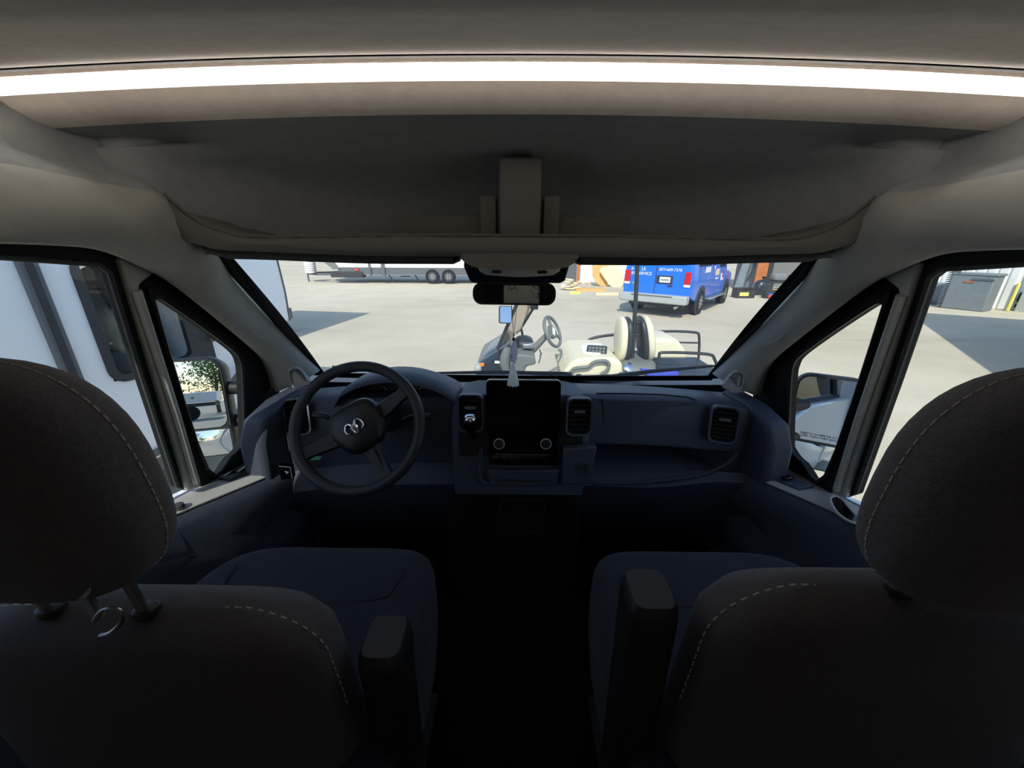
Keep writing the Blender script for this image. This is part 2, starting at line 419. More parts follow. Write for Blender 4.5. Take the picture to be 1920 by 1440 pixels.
# ---- side rails and A pillars
Upx = [(-260, 285, 'X', -0.835), (0, 305, 'X', -0.80), (130, 330, 'X', -0.775), (230, 350, 'X', -0.75), (300, 362, 'X', -0.715), (342, 408, 'X', -0.705), (386, 450, 'Y', 0.93), (407, 476, 'Y', 0.99), (437, 519, 'Y', 1.09), (498, 586, 'Y', 1.215), (556, 650, 'Y', 1.33), (600, 694, 'Y', 1.43)]
Spx = [(-260, 450), (0, 457), (110, 461), (174, 467), (222, 482), (262, 500), (302, 520), (347, 552), (417, 608), (486, 667), (507, 698), (518, 735)]
UP = [W(a, b, **{c: d}) for a, b, c, d in Upx]; SP = [D(a, b, 0.03) for a, b in Spx]
UP = [UP[0] + V((0.0, -0.6, 0.0))] + UP; SP = [V((-0.77, UP[0].y, 2.06))] + SP
UPs = smooth_path(UP, 4); SPs = smooth_path(SP, 4)
for s, nm in ((1, 'trim_1'), (-1, 'trim_2')):
    rows = []
    for u_, s_ in zip(UPs, SPs):
        row = []
        for t in (0, 0.06, 0.2, 0.4, 0.6, 0.8, 0.94, 1):
            p = u_.lerp(s_, t); d = (V((0, 0.2, 1.7)) - p).normalized()
            row.append(mx(p + d * 0.036 * sin(pi * t ** 0.8) ** 0.7, s))
        rows.append(row)
    top = [r[0] + mx((-0.06, 0.02, 0.03), s) for r in rows]
    top2 = [V((-0.97 * s, r[0].y, 2.5 - max(0.0, r[0].y - 0.9) * 1.1)) for r in rows[:24]] + [r[0] + mx((-0.10, 0.03, 0.05), s) for r in rows[24:]]
    obj('headliner_side', MB().grid([[b, a, r[0]] for b, a, r in zip(top2, top, rows)], thick=mx((-0.01, 0, 0.01), s)), 'headliner', parent=ceil, smooth=50)
    rows = [[r[0] + mx((-0.012, 0.004, 0.004), s)] + r for r in rows]
    tr = obj(nm, MB().grid(rows, thick=mx((-0.05, 0.035, 0.015), s)), 'grey_trim', smooth=50); tr['kind'] = 'structure'
    tr['label'] = 'light grey A pillar and roof rail trim, ' + ('driver side' if s == 1 else 'passenger side')
    # tweeter grille set into the foot of the pillar
    bv = BVHTree.FromPolygons([tuple(v.co) for v in tr.data.vertices], [tuple(p.vertices) for p in tr.data.polygons])
    def on(px_, py_):
        d_ = mx(ray(px_, py_), s); h_ = bv.ray_cast(CAM, d_)[0]; return h_ if h_ is not None else mx(W(px_, py_, Y=1.28), s)
    sk = [(543, 697), (550, 692), (560, 692), (567, 699), (577, 713), (574, 718), (552, 722), (547, 716)]
    back = mx((-0.004, 0.010, 0), s); pr_ = mx((0.003, -0.006, 0.002), s); cxy = (559, 706)
    oo = [on(cxy[0] + (a_ - cxy[0]) * 1.32, cxy[1] + (b_ - cxy[1]) * 1.32) + pr_ * 0.3 for a_, b_ in sk]; ii = [on(a_, b_) + pr_ for a_, b_ in sk]
    obj('tweeter_rim', MB().ring(oo, ii, back), 'grey_trim', parent=tr, smooth=60)
    obj('tweeter_grille', MB().prism([p + pr_ * 0.2 for p in [on(cxy[0] + (a_ - cxy[0]) * 1.03, cxy[1] + (b_ - cxy[1]) * 1.03) for a_, b_ in sk]], back), 'sill_plastic', parent=tr)
    # moulded grab recess along the pillar
    a, b = W(455, 560, Y=1.10), W(527, 640, Y=1.24)
    pth = [mx(a.lerp(b, t) + V((0.0, -0.016, -0.004)) + V((-0.02, -0.02, -0.02)) * sin(pi * t) , s) for t in [i / 10 for i in range(11)]]
    obj('pillar_seam', MB().tube(pth, [0.0008 + 0.0016 * sin(pi * i / 10) for i in range(11)], 6), 'grey_trim', parent=tr)

# ---- windshield
def wsh(u, v, out=0.0):
    b = V((0.815 * u, 1.635 - 0.18 * u * u, 1.435 + 0.07 * u * u)); t = V((0.775 * u, 1.13 - 0.13 * u * u, 2.005 - 0.015 * u * u))
    p = b.lerp(t, v); return p + V((0, 0.66, 0.75)) * (out + 0.012 * sin(pi * v))
w1 = thing('window_1', 'large raked windshield with black border band', None, wsh(0, 0), kind='structure')
part('pane', MB().grid([[wsh(-1 + 2 * i / 24, j / 8) for i in range(25)] for j in range(9)]), 'clear_glass', w1, smooth=60)
fb = MB()
for s in (-1, 1):
    fb.grid([[wsh(s * 0.942, j / 12, -0.004), wsh(s * 0.99, j / 12, -0.004)] for j in range(13)], thick=(0, -0.002, 0))
fb.grid([[wsh(-0.97 + 1.94 * i / 24, -0.02, -0.004) for i in range(25)], [wsh(-0.97 + 1.94 * i / 24, 0.035, -0.004) for i in range(25)]], thick=(0, -0.002, 0))
part('border_band', fb, 'gloss_black', w1)
st = MB(); c = W(652, 692, Y=1.49)
st.grid([[W(622, 686, Y=1.50), W(637, 685, Y=1.50), W(655, 687, Y=1.52)], [W(629, 701, Y=1.49), W(645, 699, Y=1.49), W(662, 697, Y=1.51)]], thick=(0, -0.001, 0))
part('inspection_sticker', st, 'rv_dark', w1)

# ---- doors
def DP(y, z, s=1, off=0.0): return mx((-(DA - off - DB * (z - 1.35)), y, z), s)
QO = [(258, 560), (262, 535), (280, 504), (322, 508), (362, 536), (432, 592), (502, 652), (522, 700), (524, 760), (524, 835), (508, 868), (440, 893), (380, 915)]
QI = [(284, 570), (286, 560), (293, 556), (305, 561), (345, 588), (395, 624), (438, 658), (449, 676), (453, 705), (456, 812), (450, 836), (430, 857), (386, 881)]
def belt(y): return 1.345 if y < 0.75 else 1.345 - 0.19 * (y - 0.75)
def ledge_in(y): return -0.895 if y < 0.7 else -0.895 + 0.115 * sstep(0.7, 1.2, y)
for s, nm in ((1, 'door_1'), (-1, 'door_2')):
    d = thing(nm, ('driver door with dark sill and open view to the camper' if s == 1 else 'passenger door with dark sill and pull cup'), None, mx((-0.95, 0.75, 0.6), s), kind='structure')
    out = mx((-0.018, 0, 0), s)
    qo = smooth_path([mx(D(*p), s) for p in QO], 4, True); qi = smooth_path([mx(D(*p), s) for p in QI], 4, True)
    part('quarter_frame', MB().ring(qo, qi, out), 'rubber', d, smooth=30)
    part('quarter_seal', MB().tube([p + mx((0.004, 0, 0), s) for p in qi], 0.006, 6, True), 'black_plastic', d)
    part('quarter_pane', MB().add([p + mx((-0.014, 0, 0), s) for p in qi], [tuple(range(len(qi)))]), 'side_glass', d, smooth=0)
    bar = [(225, 484), (248, 480), (268, 490), (296, 508), (264, 533), (261, 552), (378, 912), (354, 920)]
    bw = MB().prism([mx(D(*p, 0.012), s) for p in bar], out * 0.9)
    part('division_bar', bw, 'grey_trim', d, bevel=0.006, seg=3)
    rd = [mx(D(*p, 0.018), s) for p in ((256, 545), (290, 650), (330, 775), (368, 905))]
    part('bar_bead', MB().tube(rd, 0.009, 10), 'grey_trim', d)
    fo = [DP(0.14, 2.075, s)] + [mx(D(*p), s) for p in ((-260, 432), (0, 440), (180, 450), (236, 476), (292, 700), (356, 920))]
    fi = [DP(0.14, 2.02, s)] + [mx(D(*p), s) for p in ((-260, 474), (0, 482), (184, 496), (203, 512), (262, 700), (331, 911))]
    part('window_frame', MB().ring(fo, fi, out, closed=False), 'rubber', d, smooth=20, bevel=0.004)
    part('run_channel', MB().tube([p + mx((0.002, 0, 0), s) for p in fi[1:]], 0.005, 6), 'dark_trim', d)
    gp = [DP(0.12, 2.04, s), *[mx(D(*p), s) for p in ((-260, 466), (0, 474), (190, 490), (214, 508), (270, 700), (343, 918))], DP(0.9, 1.33, s), DP(0.12, 1.33, s)]
    part('window_pane', MB().add([p + mx((-0.010, 0, 0), s) for p in gp], [tuple(range(len(gp)))]), 'side_glass', d, smooth=0)
    part('rear_post', MB().prism([DP(0.10, 2.08, s), DP(0.18, 2.08, s), DP(0.18, 1.33, s), DP(0.10, 1.33, s)], out), 'rubber', d)
    secs = []
    for y in (0.1, 0.3, 0.5, 0.65, 0.8, 0.9, 1.0, 1.1, 1.2, 1.34):
        b_, xi = belt(y), ledge_in(y)
        secs.append([mx(p, s) for p in ((-0.962, y, b_ + 0.006), (-0.925, y, b_), (xi - 0.02, y, b_ - 0.002), (xi, y, b_ - 0.012), (xi + 0.012, y, b_ - 0.04), (xi + 0.02, y, b_ - 0.12), (-0.83, y, 1.1), (-0.79, y, 1.04), (-0.80, y, 0.98), (-0.85, y, 0.9), (-0.86, y, 0.62), (-0.962, y, 0.62))])
    pn = part('door_panel', MB().loft(secs), 'dash_plastic', d, smooth=50)
    cap_ = [[mx(p, s) for p in ((-0.945, y, belt(y) + 0.004), (-0.925, y, belt(y) + 0.003), (ledge_in(y) - 0.02, y, belt(y) + 0.001), (ledge_in(y) - 0.006, y, belt(y) - 0.004))] for y in (0.12, 0.3, 0.5, 0.65, 0.75, 0.8, 0.85, 0.9, 0.95, 1.0, 1.05, 1.1, 1.15, 1.2)]
    part('sill_cap', MB().grid(cap_, thick=(0, 0, 0.004)), 'sill_plastic', d, smooth=50)
    part('outer_skin', MB().prism([mx(p, s) for p in ((-0.965, 0.08, 0.45), (-0.965, 0.08, 1.34), (-0.965, 0.8, 1.34), (-0.965, 1.3, 1.22), (-0.965, 1.62, 1.36), (-0.965, 1.9, 1.2), (-0.965, 1.9, 0.45))], mx((-0.045, 0, 0), s)), 'white_paint', d, bevel=0.012)
    # switches
    if s == 1:
        p = W(448, 889, Z=1.295); sp_ = MB().box((p.x, p.y, 1.302), (0.050, 0.10, 0.008), M.Rotation(-0.25, 3, 'Z') @ M.Rotation(R(-10), 3, 'X'))
        sw = part('switch_plate', sp_, 'dark_trim', d, bevel=0.004)
        for k in (-1, 1):
            part('window_switch', MB().box((p.x + k * 0.013, p.y - 0.01 + k * 0.012, 1.309), (0.016, 0.034, 0.012), M.Rotation(-0.25, 3, 'Z') @ M.Rotation(R(6), 3, 'X')), 'gloss_black', d, parent=sw, bevel=0.003)
        part('mirror_knob', MB().lathe([(0.008, 0), (0.008, 0.01), (0.005, 0.014)], (p.x + 0.02, p.y + 0.07, 1.29)), 'satin_metal', d, parent=sw)
        hp = W(350, 940, Z=1.34)
        part('lock_knob', MB().lathe([(0.014, 0), (0.012, 0.01), (0.004, 0.013)], (hp.x - 0.006, hp.y - 0.02, 1.335)), 'dark_trim', d)
    else:
        p = W(1487, 905, Z=1.30); rot = M.Rotation(0.32, 3, 'Z') @ M.Rotation(R(-10), 3, 'X')
        sw = part('switch_plate', MB().box((p.x, p.y, 1.300), (0.062, 0.085, 0.006), rot), 'dash_plastic', d, bevel=0.004)
        part('window_switch', MB().box((p.x - 0.006, p.y + 0.022, 1.305), (0.032, 0.026, 0.010), rot), 'gloss_black', d, parent=sw, bevel=0.004)
        pts = [W(a, b, Z=1.345) for a, b in ((1556, 937), (1566, 931), (1580, 938), (1592, 952), (1622, 985), (1640, 1002), (1614, 985), (1590, 976), (1568, 960))]
        cup = part('pull_cup', MB().tube(smooth_path(pts, 4, True), 0.004, 6, True), 'grey_trim', d)
        part('cup_floor', MB().prism([q + V((0, 0, -0.002)) for q in pts], (0, 0, 0.003)), 'gloss_black', d, parent=cup)

# ---- floor, walls behind the cab, firewall, cowl and hood
fl = obj('floor', MB().box((0, -0.9, 0.60), (1.9, 5.2, 0.06)), 'carpet', smooth=0); tag(fl, 'black carpeted floor of the cab', kind='structure')
obj('rear_floor', MB().box((0, -1.85, 0.636), (1.8, 3.1, 0.012)), 'vinyl_floor', parent=fl, smooth=0)  # unseen pale floor, added to bounce daylight onto seat backs and ceiling
for s, nm in ((1, 'wall_left'), (-1, 'wall_right')):
    wm = MB().prism([mx(p, s) for p in ((-0.80, 0.1, 2.28), (-0.88, 0.1, 1.9), (-0.90, 0.1, 0.6), (-0.96, 0.1, 0.6), (-0.96, 0.1, 2.2), (-0.9, 0.1, 2.3))], (0, -3.5, 0))
    wl = obj(nm, wm, 'conversion_panel', smooth=0); tag(wl, 'lined side wall behind the ' + ('driver' if s == 1 else 'passenger') + ' seat', kind='structure')
    obj('outer_panel', MB().prism([mx(p, s) for p in ((-0.965, 0.06, 0.45), (-1.02, 0.06, 0.7), (-1.03, 0.06, 1.4), (-0.99, 0.06, 2.3), (-0.95, 0.06, 2.56), (-0.93, 0.06, 2.56))], (0, -3.6, 0)), 'white_paint', parent=wl, smooth=20)
wr = MB()
for (x0, x1, z0, z1) in ((-0.95, -0.62, 0.6, 2.5), (-0.12, 0.12, 0.6, 2.5), (0.62, 0.95, 0.6, 2.5), (-0.62, -0.12, 0.6, 1.45), (0.12, 0.62, 0.6, 1.45), (-0.62, -0.12, 1.95, 2.5), (0.12, 0.62, 1.95, 2.5)):
    wr.box(((x0 + x1) / 2, -3.42, (z0 + z1) / 2), (x1 - x0, 0.06, z1 - z0))
wb = obj('wall_rear', wr, 'conversion_panel', smooth=0); tag(wb, 'rear doors of the van with two tinted windows', kind='structure')
for s in (-1, 1):
    obj('pane', MB().box((s * 0.37, -3.42, 1.70), (0.52, 0.006, 0.52)), 'rear_tint', parent=wb, smooth=0)
fw = obj('wall_front', MB().prism([(-0.96, 1.70, 0.45), (-0.96, 1.70, 1.38), (-0.96, 1.62, 1.43), (-0.96, 1.50, 1.36), (-0.96, 1.58, 0.45)], (1.92, 0, 0)), 'black_plastic', smooth=0)
tag(fw, 'black firewall and cowl in front of the dashboard', kind='structure')
cw = MB().grid([[V((0.93 * u, 1.60 - 0.17 * u * u, 1.415 + 0.07 * u * u)) for u in [i / 12 - 1 for i in range(25)]], [V((0.95 * u, 1.78 - 0.2 * u * u, 1.40 + 0.06 * u * u)) for u in [i / 12 - 1 for i in range(25)]]], thick=(0, 0, -0.03))
obj('cowl_panel', cw, 'black_plastic', parent=fw)
hd = MB().grid([[V((0.95 * u, y - 0.2 * u * u * (1 if y < 2 else 1.4), z - 0.05 * u * u * (0 if y < 1.9 else 1))) for u in [i / 8 - 1 for i in range(17)]] for y, z in ((1.77, 1.40), (1.95, 1.33), (2.15, 1.22), (2.35, 1.06), (2.45, 0.85), (2.5, 0.5))], thick=(0, 0, -0.02))
ho = obj('hood', hd, 'white_paint', smooth=60); tag(ho, 'short white hood in front of the windshield', kind='structure')
# ================================================================ INSIDE THE CAB
# ---- light strip
ls = thing('light_strip', 'bright white light strip glowing across the cab ceiling', 'light', (0, 0.71, 2.23))
def strip(pts):
    return MB().loft([[V((x, y, z + crown(x))) for y, z in pts] for x in XS[1:-1]])
part('diffuser', strip(((0.700, 2.231), (0.693, 2.246), (0.715, 2.252), (0.716, 2.240))), 'led_white', ls)
part('lens_ridge', strip(((0.693, 2.243), (0.6895, 2.247), (0.6915, 2.2505), (0.698, 2.249))), 'led_bead', ls)
part('groove_shade_strip', strip(((0.664, 2.2485), (0.664, 2.256), (0.676, 2.256), (0.676, 2.2505))), 'rubber', ls)  # dark strip laid in as the shadow line of the ceiling groove
part('mounting_channel', strip(((0.690, 2.2505), (0.688, 2.262), (0.735, 2.264), (0.738, 2.250))), 'conversion_panel', ls)

# ---- sun visors, folded up
for s, lb in ((-1, 'dark folded sun visor above the steering wheel side of the windshield'), (1, 'dark folded sun visor above the passenger side of the windshield')):
    v = thing('sun_visor', lb, 'visor', (s * 0.42, 0.97, 1.97))
    rows = [[V((s * x, lipY(x) + y, lip_bot(x) + z)) for x in [0.15 + 0.53 * i / 14 for i in range(15)]] for y, z in ((0.02, 0.004), (0.015, -0.008), (0.03, -0.018), (0.16, -0.016), (0.17, -0.006))]
    part('flap', MB().grid(rows, thick=(0, 0.002, 0.006)), 'dark_trim', v, smooth=50)
    part('pivot_rod', MB().tube([V((s * 0.60, lipY(0.6) + 0.1, 1.975)), V((s * 0.69, lipY(0.69) + 0.1, 1.985))], 0.006), 'black_plastic', v)

# ---- rear view mirror and sensor housing
rm = thing('rear_view_mirror', 'black rear view mirror hanging at the top of the windshield', 'mirror', W(964, 540, Y=1.07))
c = W(964, 551, Y=1.05); n_ = V((-0.05, -0.995, 0.055)).normalized(); ex = V((0.99, -0.05, 0)).normalized(); ex = (ex - n_ * ex.dot(n_)).normalized(); ey = n_.cross(ex) * 1.0
fr = frame_from(c, ex, ey)
sh = [(x + (0 if y > 0 else 0.0), y) for x, y in rrect(0.222, 0.058, 0.024, 6)]
part('shell', MB().loft([[fr(x * k, y * k, z) for x, y in sh] for k, z in ((1, 0.004), (1.0, -0.012), (0.9, -0.03), (0.6, -0.04))]), 'black_plastic', rm, smooth=50)
part('mirror_glass', MB().prism([fr(x * 0.95, y * 0.86, 0.0045) for x, y in sh], fr(0, 0, 0.001) - c), 'dim_mirror', rm, smooth=0)
part('stem', MB().tube([fr(0, 0, -0.035), fr(0, 0.02, -0.055), fr(0, 0.06, -0.06)], 0.012), 'black_plastic', rm)
hs = [W(868, 500, Y=1.06), W(1068, 500, Y=1.06), W(1060, 528, Y=1.10), W(1050, 533, Y=1.10), W(890, 533, Y=1.10), W(880, 528, Y=1.10)]
part('sensor_cover', MB().prism(hs, (0, 0.03, 0.03)), 'black_plastic', rm, bevel=0.006)

# ---- ornament hanging from the mirror
a = W(963, 636, Y=1.03)
og = thing('hanging_ornament', 'white tasselled car ornament hanging below the rear view mirror', 'ornament', (a.x, a.y, 1.60))
for dx in (-0.006, 0.008):
    part('string', MB().tube([V((a.x + dx * 1.0, a.y, c.z - 0.022)), V((a.x, a.y, a.z))], 0.0008, 5), 'bead', og)
part('bead', MB().sell(a, (0.0045, 0.0045, 0.0055), 1, 1, 10, 8), 'bead', og)
p0, p1 = W(965, 640, Y=1.03), W(964, 682, Y=1.03)
rg = []
for i in range(9):
    t = i / 8; w = 0.009 * sin(pi * (0.12 + 0.8 * t)) ** 0.8; cc = p0.lerp(p1, t)
    rg.append([cc + V((w * cos(2 * pi * j / 12), 0.5 * w * sin(2 * pi * j / 12), 0)) for j in range(12)])
part('carved_tag', MB().loft(rg), 'ornament_lilac', og, smooth=60)
sl = [W(x, y, Y=1.035) for x, y in ((960, 650), (959, 665), (960, 678))]
part('side_cord', MB().tube(sl, 0.0016, 6), 'bead', og)
p0, p1 = W(962, 688, Y=1.03), W(962, 722, Y=1.03)
part('knot', MB().sell(p0 + V((0, 0, 0.004)), (0.005, 0.005, 0.006), 1, 1, 12, 8), 'ornament_white', og)
rg = []
for i in range(8):
    t = i / 7; w = 0.004 + 0.011 * t ** 0.6; cc = p0.lerp(p1, t)
    rg.append([cc + V((w * cos(2 * pi * j / 28), w * sin(2 * pi * j / 28), 0)) * (1 + (0.14 if j % 2 else -0.06) * (0.3 + t)) + V((0, 0, (0.002 if j % 3 else -0.002) * t)) for j in range(28)])
part('tassel', MB().loft(rg), 'ornament_white', og, smooth=30)

# ---- dashboard
DH = thing('dashboard', 'dark blue grey dashboard across the cab under the windshield', 'dashboard', (0, 1.3, 0.9))
def bottomY(x): return 1.0
dx = [-0.86 + 1.72 * i / 40 for i in range(41)]
rows = []
for k in range(15):
    row = []
    for x in dx:
        e = 0.05 * (x / 0.86) ** 4; pas = sstep(0.17, 0.24, x) * (1 - sstep(0.66, 0.72, x))
        wc = 0.17 * min(1, (x / 0.8) ** 2)
        bot = 1.20 + 0.06 * sstep(0.45, 0.8, x)
        pts = [(1.60 - wc, 1.42 + 0.055 * (x / 0.8) ** 2), (1.50 - wc * 0.8, 1.462 + 0.03 * (x / 0.8) ** 2), (1.36, 1.497), (1.27, 1.512), (1.235, 1.515), (1.215, 1.508), (1.205, 1.49), (1.20, 1.42), (1.195, 1.35), (1.20 + 0.12 * pas, 1.34), (1.20 + 0.16 * pas, 1.26), (1.17 + 0.02 * pas, bot + 0.03), (1.155, bot), (1.19, 1.12), (1.34, 0.85)]
        y, z = pts[k]; row.append(V((x, y - e * (k > 3), z - e * 0.6)))
    rows.append(row)
part('dash_body', MB().grid(rows, thick=(0, 0.03, -0.02)), 'dash_plastic', DH, smooth=40)
part('pad_seam', MB().tube([W(a, b, Y=1.215) for a, b in ((1118, 738), (1180, 738), (1240, 740), (1290, 745), (1308, 752), (1322, 775), (1330, 830))], 0.003, 6), 'black_plastic', DH)
part('glovebox_lid', MB().prism([W(a, b, Y=1.198) for a, b in ((1130, 750), (1308, 752), (1318, 775), (1322, 826), (1130, 828))], (0, 0.01, 0)), 'dash_plastic', DH, bevel=0.004)
sl = smooth_path([W(a, b, Y=1.15) for a, b in ((1112, 905), (1180, 905), (1250, 900), (1320, 888), (1365, 868), (1382, 848))], 5)
part('shelf_edge', MB().tube(sl, 0.005, 8), 'dash_plastic', DH)
# binnacle over the instruments
rows = []
for i in range(17):
    t = i / 16; x = -0.60 + 0.42 * t; h = sin(pi * t) ** 0.55
    z = 1.50 + 0.095 * h - 0.01 * t
    rows.append([V((x, 1.40, z - 0.04)), V((x, 1.30, z)), V((x, 1.22, z + 0.004)), V((x, 1.17, z - 0.002)), V((x, 1.162, z - 0.012)), V((x, 1.20, z - 0.02)), V((x, 1.30, z - 0.035))])
part('instrument_hood', MB().grid(rows), 'dash_plastic', DH, smooth=60)
cl = frame_from((-0.40, 1.27, 1.475), V((1, 0, 0)), V((0, 0.35, 0.94)))
ip = part('instrument_panel', MB().prism([cl(x, y) for x, y in rrect(0.34, 0.15, 0.05)], (0, 0.01, 0)), 'black_plastic', DH)
for x, r_ in ((-0.10, 0.055), (0.10, 0.055)):
    part('gauge_ring', MB().tube([cl(x + r_ * cos(a * pi / 14), r_ * sin(a * pi / 14), 0.004) for a in range(28)], 0.0025, 6, True), 'satin_metal', DH, parent=ip)
part('gauge_display', MB().prism([cl(x, y, 0.004) for x, y in rrect(0.085, 0.085, 0.01)], (0, -0.002, 0)), 'dark_trim', DH, parent=ip)
# steering column with stalks
part('column_shroud', MB().sell((-0.44, 1.12, 1.475), (0.055, 0.13, 0.05), 0.5, 0.6, rot=M.Rotation(R(-25), 3, 'X')), 'black_plastic', DH)
for pts in (((640, 800), (612, 780), (588, 778)), ((735, 800), (770, 782), (808, 779))):
    part('stalk', MB().tube([W(a, b, Y=1.08) for a, b in pts], [0.008, 0.009, 0.011]), 'black_plastic', DH)
# centre stack
X0 = 0.02
stack = [(-0.225, 1.20), (-0.232, 1.30), (-0.232, 1.46), (-0.222, 1.505), (-0.195, 1.532), (-0.15, 1.542), (0.15, 1.542), (0.195, 1.532), (0.222, 1.505), (0.232, 1.46), (0.225, 1.30), (0.215, 1.20)]
def sy(z): return 1.155 - 0.09 * (1.54 - z) / 0.34 * 0.6
part('centre_stack', MB().loft([[V((X0 + x * k, sy(z) + yo, z)) for x, z in stack] for k, yo in ((1.0, 0.14), (1.0, 0.02), (0.985, 0.006), (0.955, 0.0))]), 'dash_plastic', DH, smooth=50)
part('stack_pocket', MB().prism([V((X0 + x, sy(z) - 0.002, z)) for x, z in ((-0.205, 1.50), (0.205, 1.50), (0.205, 1.335), (-0.205, 1.335))], (0, 0.004, 0)), 'black_plastic', DH, bevel=0.002)
def vent(name, c, w, h, n, ring_m, ex=EX, ey=V((0, 0.12, 0.99)), tab=True):
    fr = frame_from(c, V(ex), V(ey))
    vp = part(name, MB().ring([fr(x, y, 0.006) for x, y in rrect(w, h, min(w, h) * 0.25)], [fr(x * 0.86, y * 0.92, 0.004) for x, y in rrect(w, h, min(w, h) * 0.25)], fr(0, 0, -0.03) - V(c)), ring_m, DH, smooth=50)
    part('vent_cavity', MB().prism([fr(x * 0.9, y * 0.94, -0.02) for x, y in rrect(w, h, 0.01)], fr(0, 0, -0.004) - V(c)), 'rubber', DH, parent=vp)
    for i in range(n):
        y = h * 0.8 * ((i + 0.5) / n - 0.5)
        part('vent_slat', MB().prism([fr(-w * 0.42, y - 0.003, 0.002), fr(w * 0.42, y - 0.003, 0.002), fr(w * 0.42, y + 0.003, -0.012), fr(-w * 0.42, y + 0.003, -0.012)], fr(0, 0.002, 0) - V(c)), 'black_plastic', DH, parent=vp)
    if tab: part('vent_tab', MB().prism([fr(x, y + h * 0.16, 0.002) for x, y in rrect(w * 0.42, 0.009, 0.004)], fr(0, 0, 0.006) - V(c)), 'satin_metal', DH, parent=vp)
    return vp
for px_, py_, w in ((882, 775, 0.085), (1086, 782, 0.085)):
    p = W(px_, py_, Y=1.12); vent('centre_vent', p, w, 0.125, 6, 'dash_plastic')
vent('side_vent', W(1357, 797, Y=1.15), 0.088, 0.125, 7, 'dash_plastic', ex=V((0.96, -0.28, 0)))
vent('side_vent', W(557, 783, Y=1.15), 0.075, 0.125, 6, 'chrome', ex=V((0.9, 0.43, 0)))
# end caps of the dashboard
for s in (-1, 1):
    pts = [V((s * 0.875, 1.05, 1.19)), V((s * 0.88, 1.07, 1.40)), V((s * 0.865, 1.10, 1.475)), V((s * 0.845, 1.20, 1.505)), V((s * 0.84, 1.34, 1.50)), V((s * 0.84, 1.40, 1.2))]
    part('end_cap', MB().prism(pts, (-s * 0.075, 0.0, 0)), 'dash_plastic', DH, bevel=0.015, seg=3)
# display with knobs and button rows
fr = frame_from(W(981, 764, Y=1.115), EX, V((0, 0.10, 0.995)).normalized())
dsp = part('touchscreen', MB().loft([[fr(x * k, y * k, z) for x, y in rrect(0.232, 0.178, 0.012)] for k, z in ((0.98, -0.02), (1, -0.016), (1, 0.006), (0.985, 0.009))]), 'screen_black', DH, smooth=40)
fr2 = frame_from(W(981, 845, Y=1.10), EX, V((0, 0.16, 0.987)).normalized())
cp = part('control_panel', MB().loft([[fr2(x * k, y * k, z) for x, y in rrect(0.222, 0.10, 0.012)] for k, z in ((1, -0.03), (1, 0.0), (0.98, 0.003))]), 'screen_black', DH, smooth=40)
for k in (936, 1023):
    p = W(k, 830, Y=1.095)
    kn = part('control_knob', MB().lathe([(0.016, 0), (0.016, 0.012), (0.012, 0.016), (0.004, 0.016)], p, (0, -0.98, 0.17)), 'black_plastic', DH, parent=cp, smooth=40)
    q = V((0, -0.98, 0.17)).normalized(); e2 = q.cross(EX)
    part('knob_ring', MB().tube([p + q * 0.012 + (EX * cos(a * pi / 12) + e2 * sin(a * pi / 12)) * 0.0165 for a in range(24)], 0.0018, 6, True), 'ring_grey', DH, parent=cp)
for i in range(7):
    part('control_button', MB().prism([fr2(-0.09 + 0.026 * i + x, -0.020 + y, 0.003) for x, y in rrect(0.023, 0.011, 0.002)], fr2(0, 0, 0.003) - fr2(0, 0)), 'gloss_black', DH, parent=cp)
part('button_trim', MB().prism([fr2(x, y - 0.0125, 0.0035) for x, y in ((-0.09, 0), (0.09, 0), (0.09, 0.0016), (-0.09, 0.0016))], fr2(0, 0, 0.002) - fr2(0, 0)), 'satin_metal', DH, parent=cp)
part('lower_tray', MB().prism([W(a, b, Y=1.10) for a, b in ((912, 882), (1050, 882), (1045, 912), (918, 912))], (0, 0.03, 0)), 'dash_plastic', DH, bevel=0.005)
part('toggle_row', MB().prism([W(a, b, Y=1.098) for a, b in ((930, 899), (1032, 899), (1032, 903), (930, 903))], (0, 0.003, 0)), 'satin_metal', DH)
part('side_fin', MB().tube([W(a, b, Y=1.10) for a, b in ((903, 840), (898, 870), (900, 898), (912, 908))], 0.007, 8), 'dash_plastic', DH)
up = part('usb_panel', MB().prism([W(a, b, Y=1.09) for a, b in ((1056, 842), (1120, 838), (1106, 908), (1052, 910))], (0, 0.03, 0)), 'dash_plastic', DH, bevel=0.006)
p = W(1092, 878, Y=1.088); f3 = frame_from(p, EX, EZ)
part('usb_port', MB().ring([f3(x, y) for x, y in rrect(0.036, 0.040, 0.006)], [f3(x * 0.82, y * 0.82) for x, y in rrect(0.036, 0.040, 0.006)], (0, -0.003, 0)), 'dark_trim', DH, parent=up)
part('usb_slot', MB().box(p + V((0, -0.002, 0.004)), (0.014, 0.003, 0.006)), 'satin_metal', DH, parent=up)
# gear lever
p = W(882, 790, Y=1.06)
gl = part('gear_lever', MB().tube([p + V((0, 0, -0.01)), p + V((0.0, 0.03, -0.06)), p + V((0.0, 0.08, -0.09))], [0.012, 0.010, 0.014], 12), 'gloss_black', DH)
part('gear_knob', MB().sell(p + V((0, 0, -0.006)), (0.021, 0.022, 0.030), 0.8, 0.9), 'gloss_black', DH, parent=gl, smooth=60)
part('knob_cap', MB().sell(p + V((0, -0.002, 0.008)), (0.0205, 0.0215, 0.018), 0.8, 0.9), 'chrome', DH, parent=gl, smooth=60)
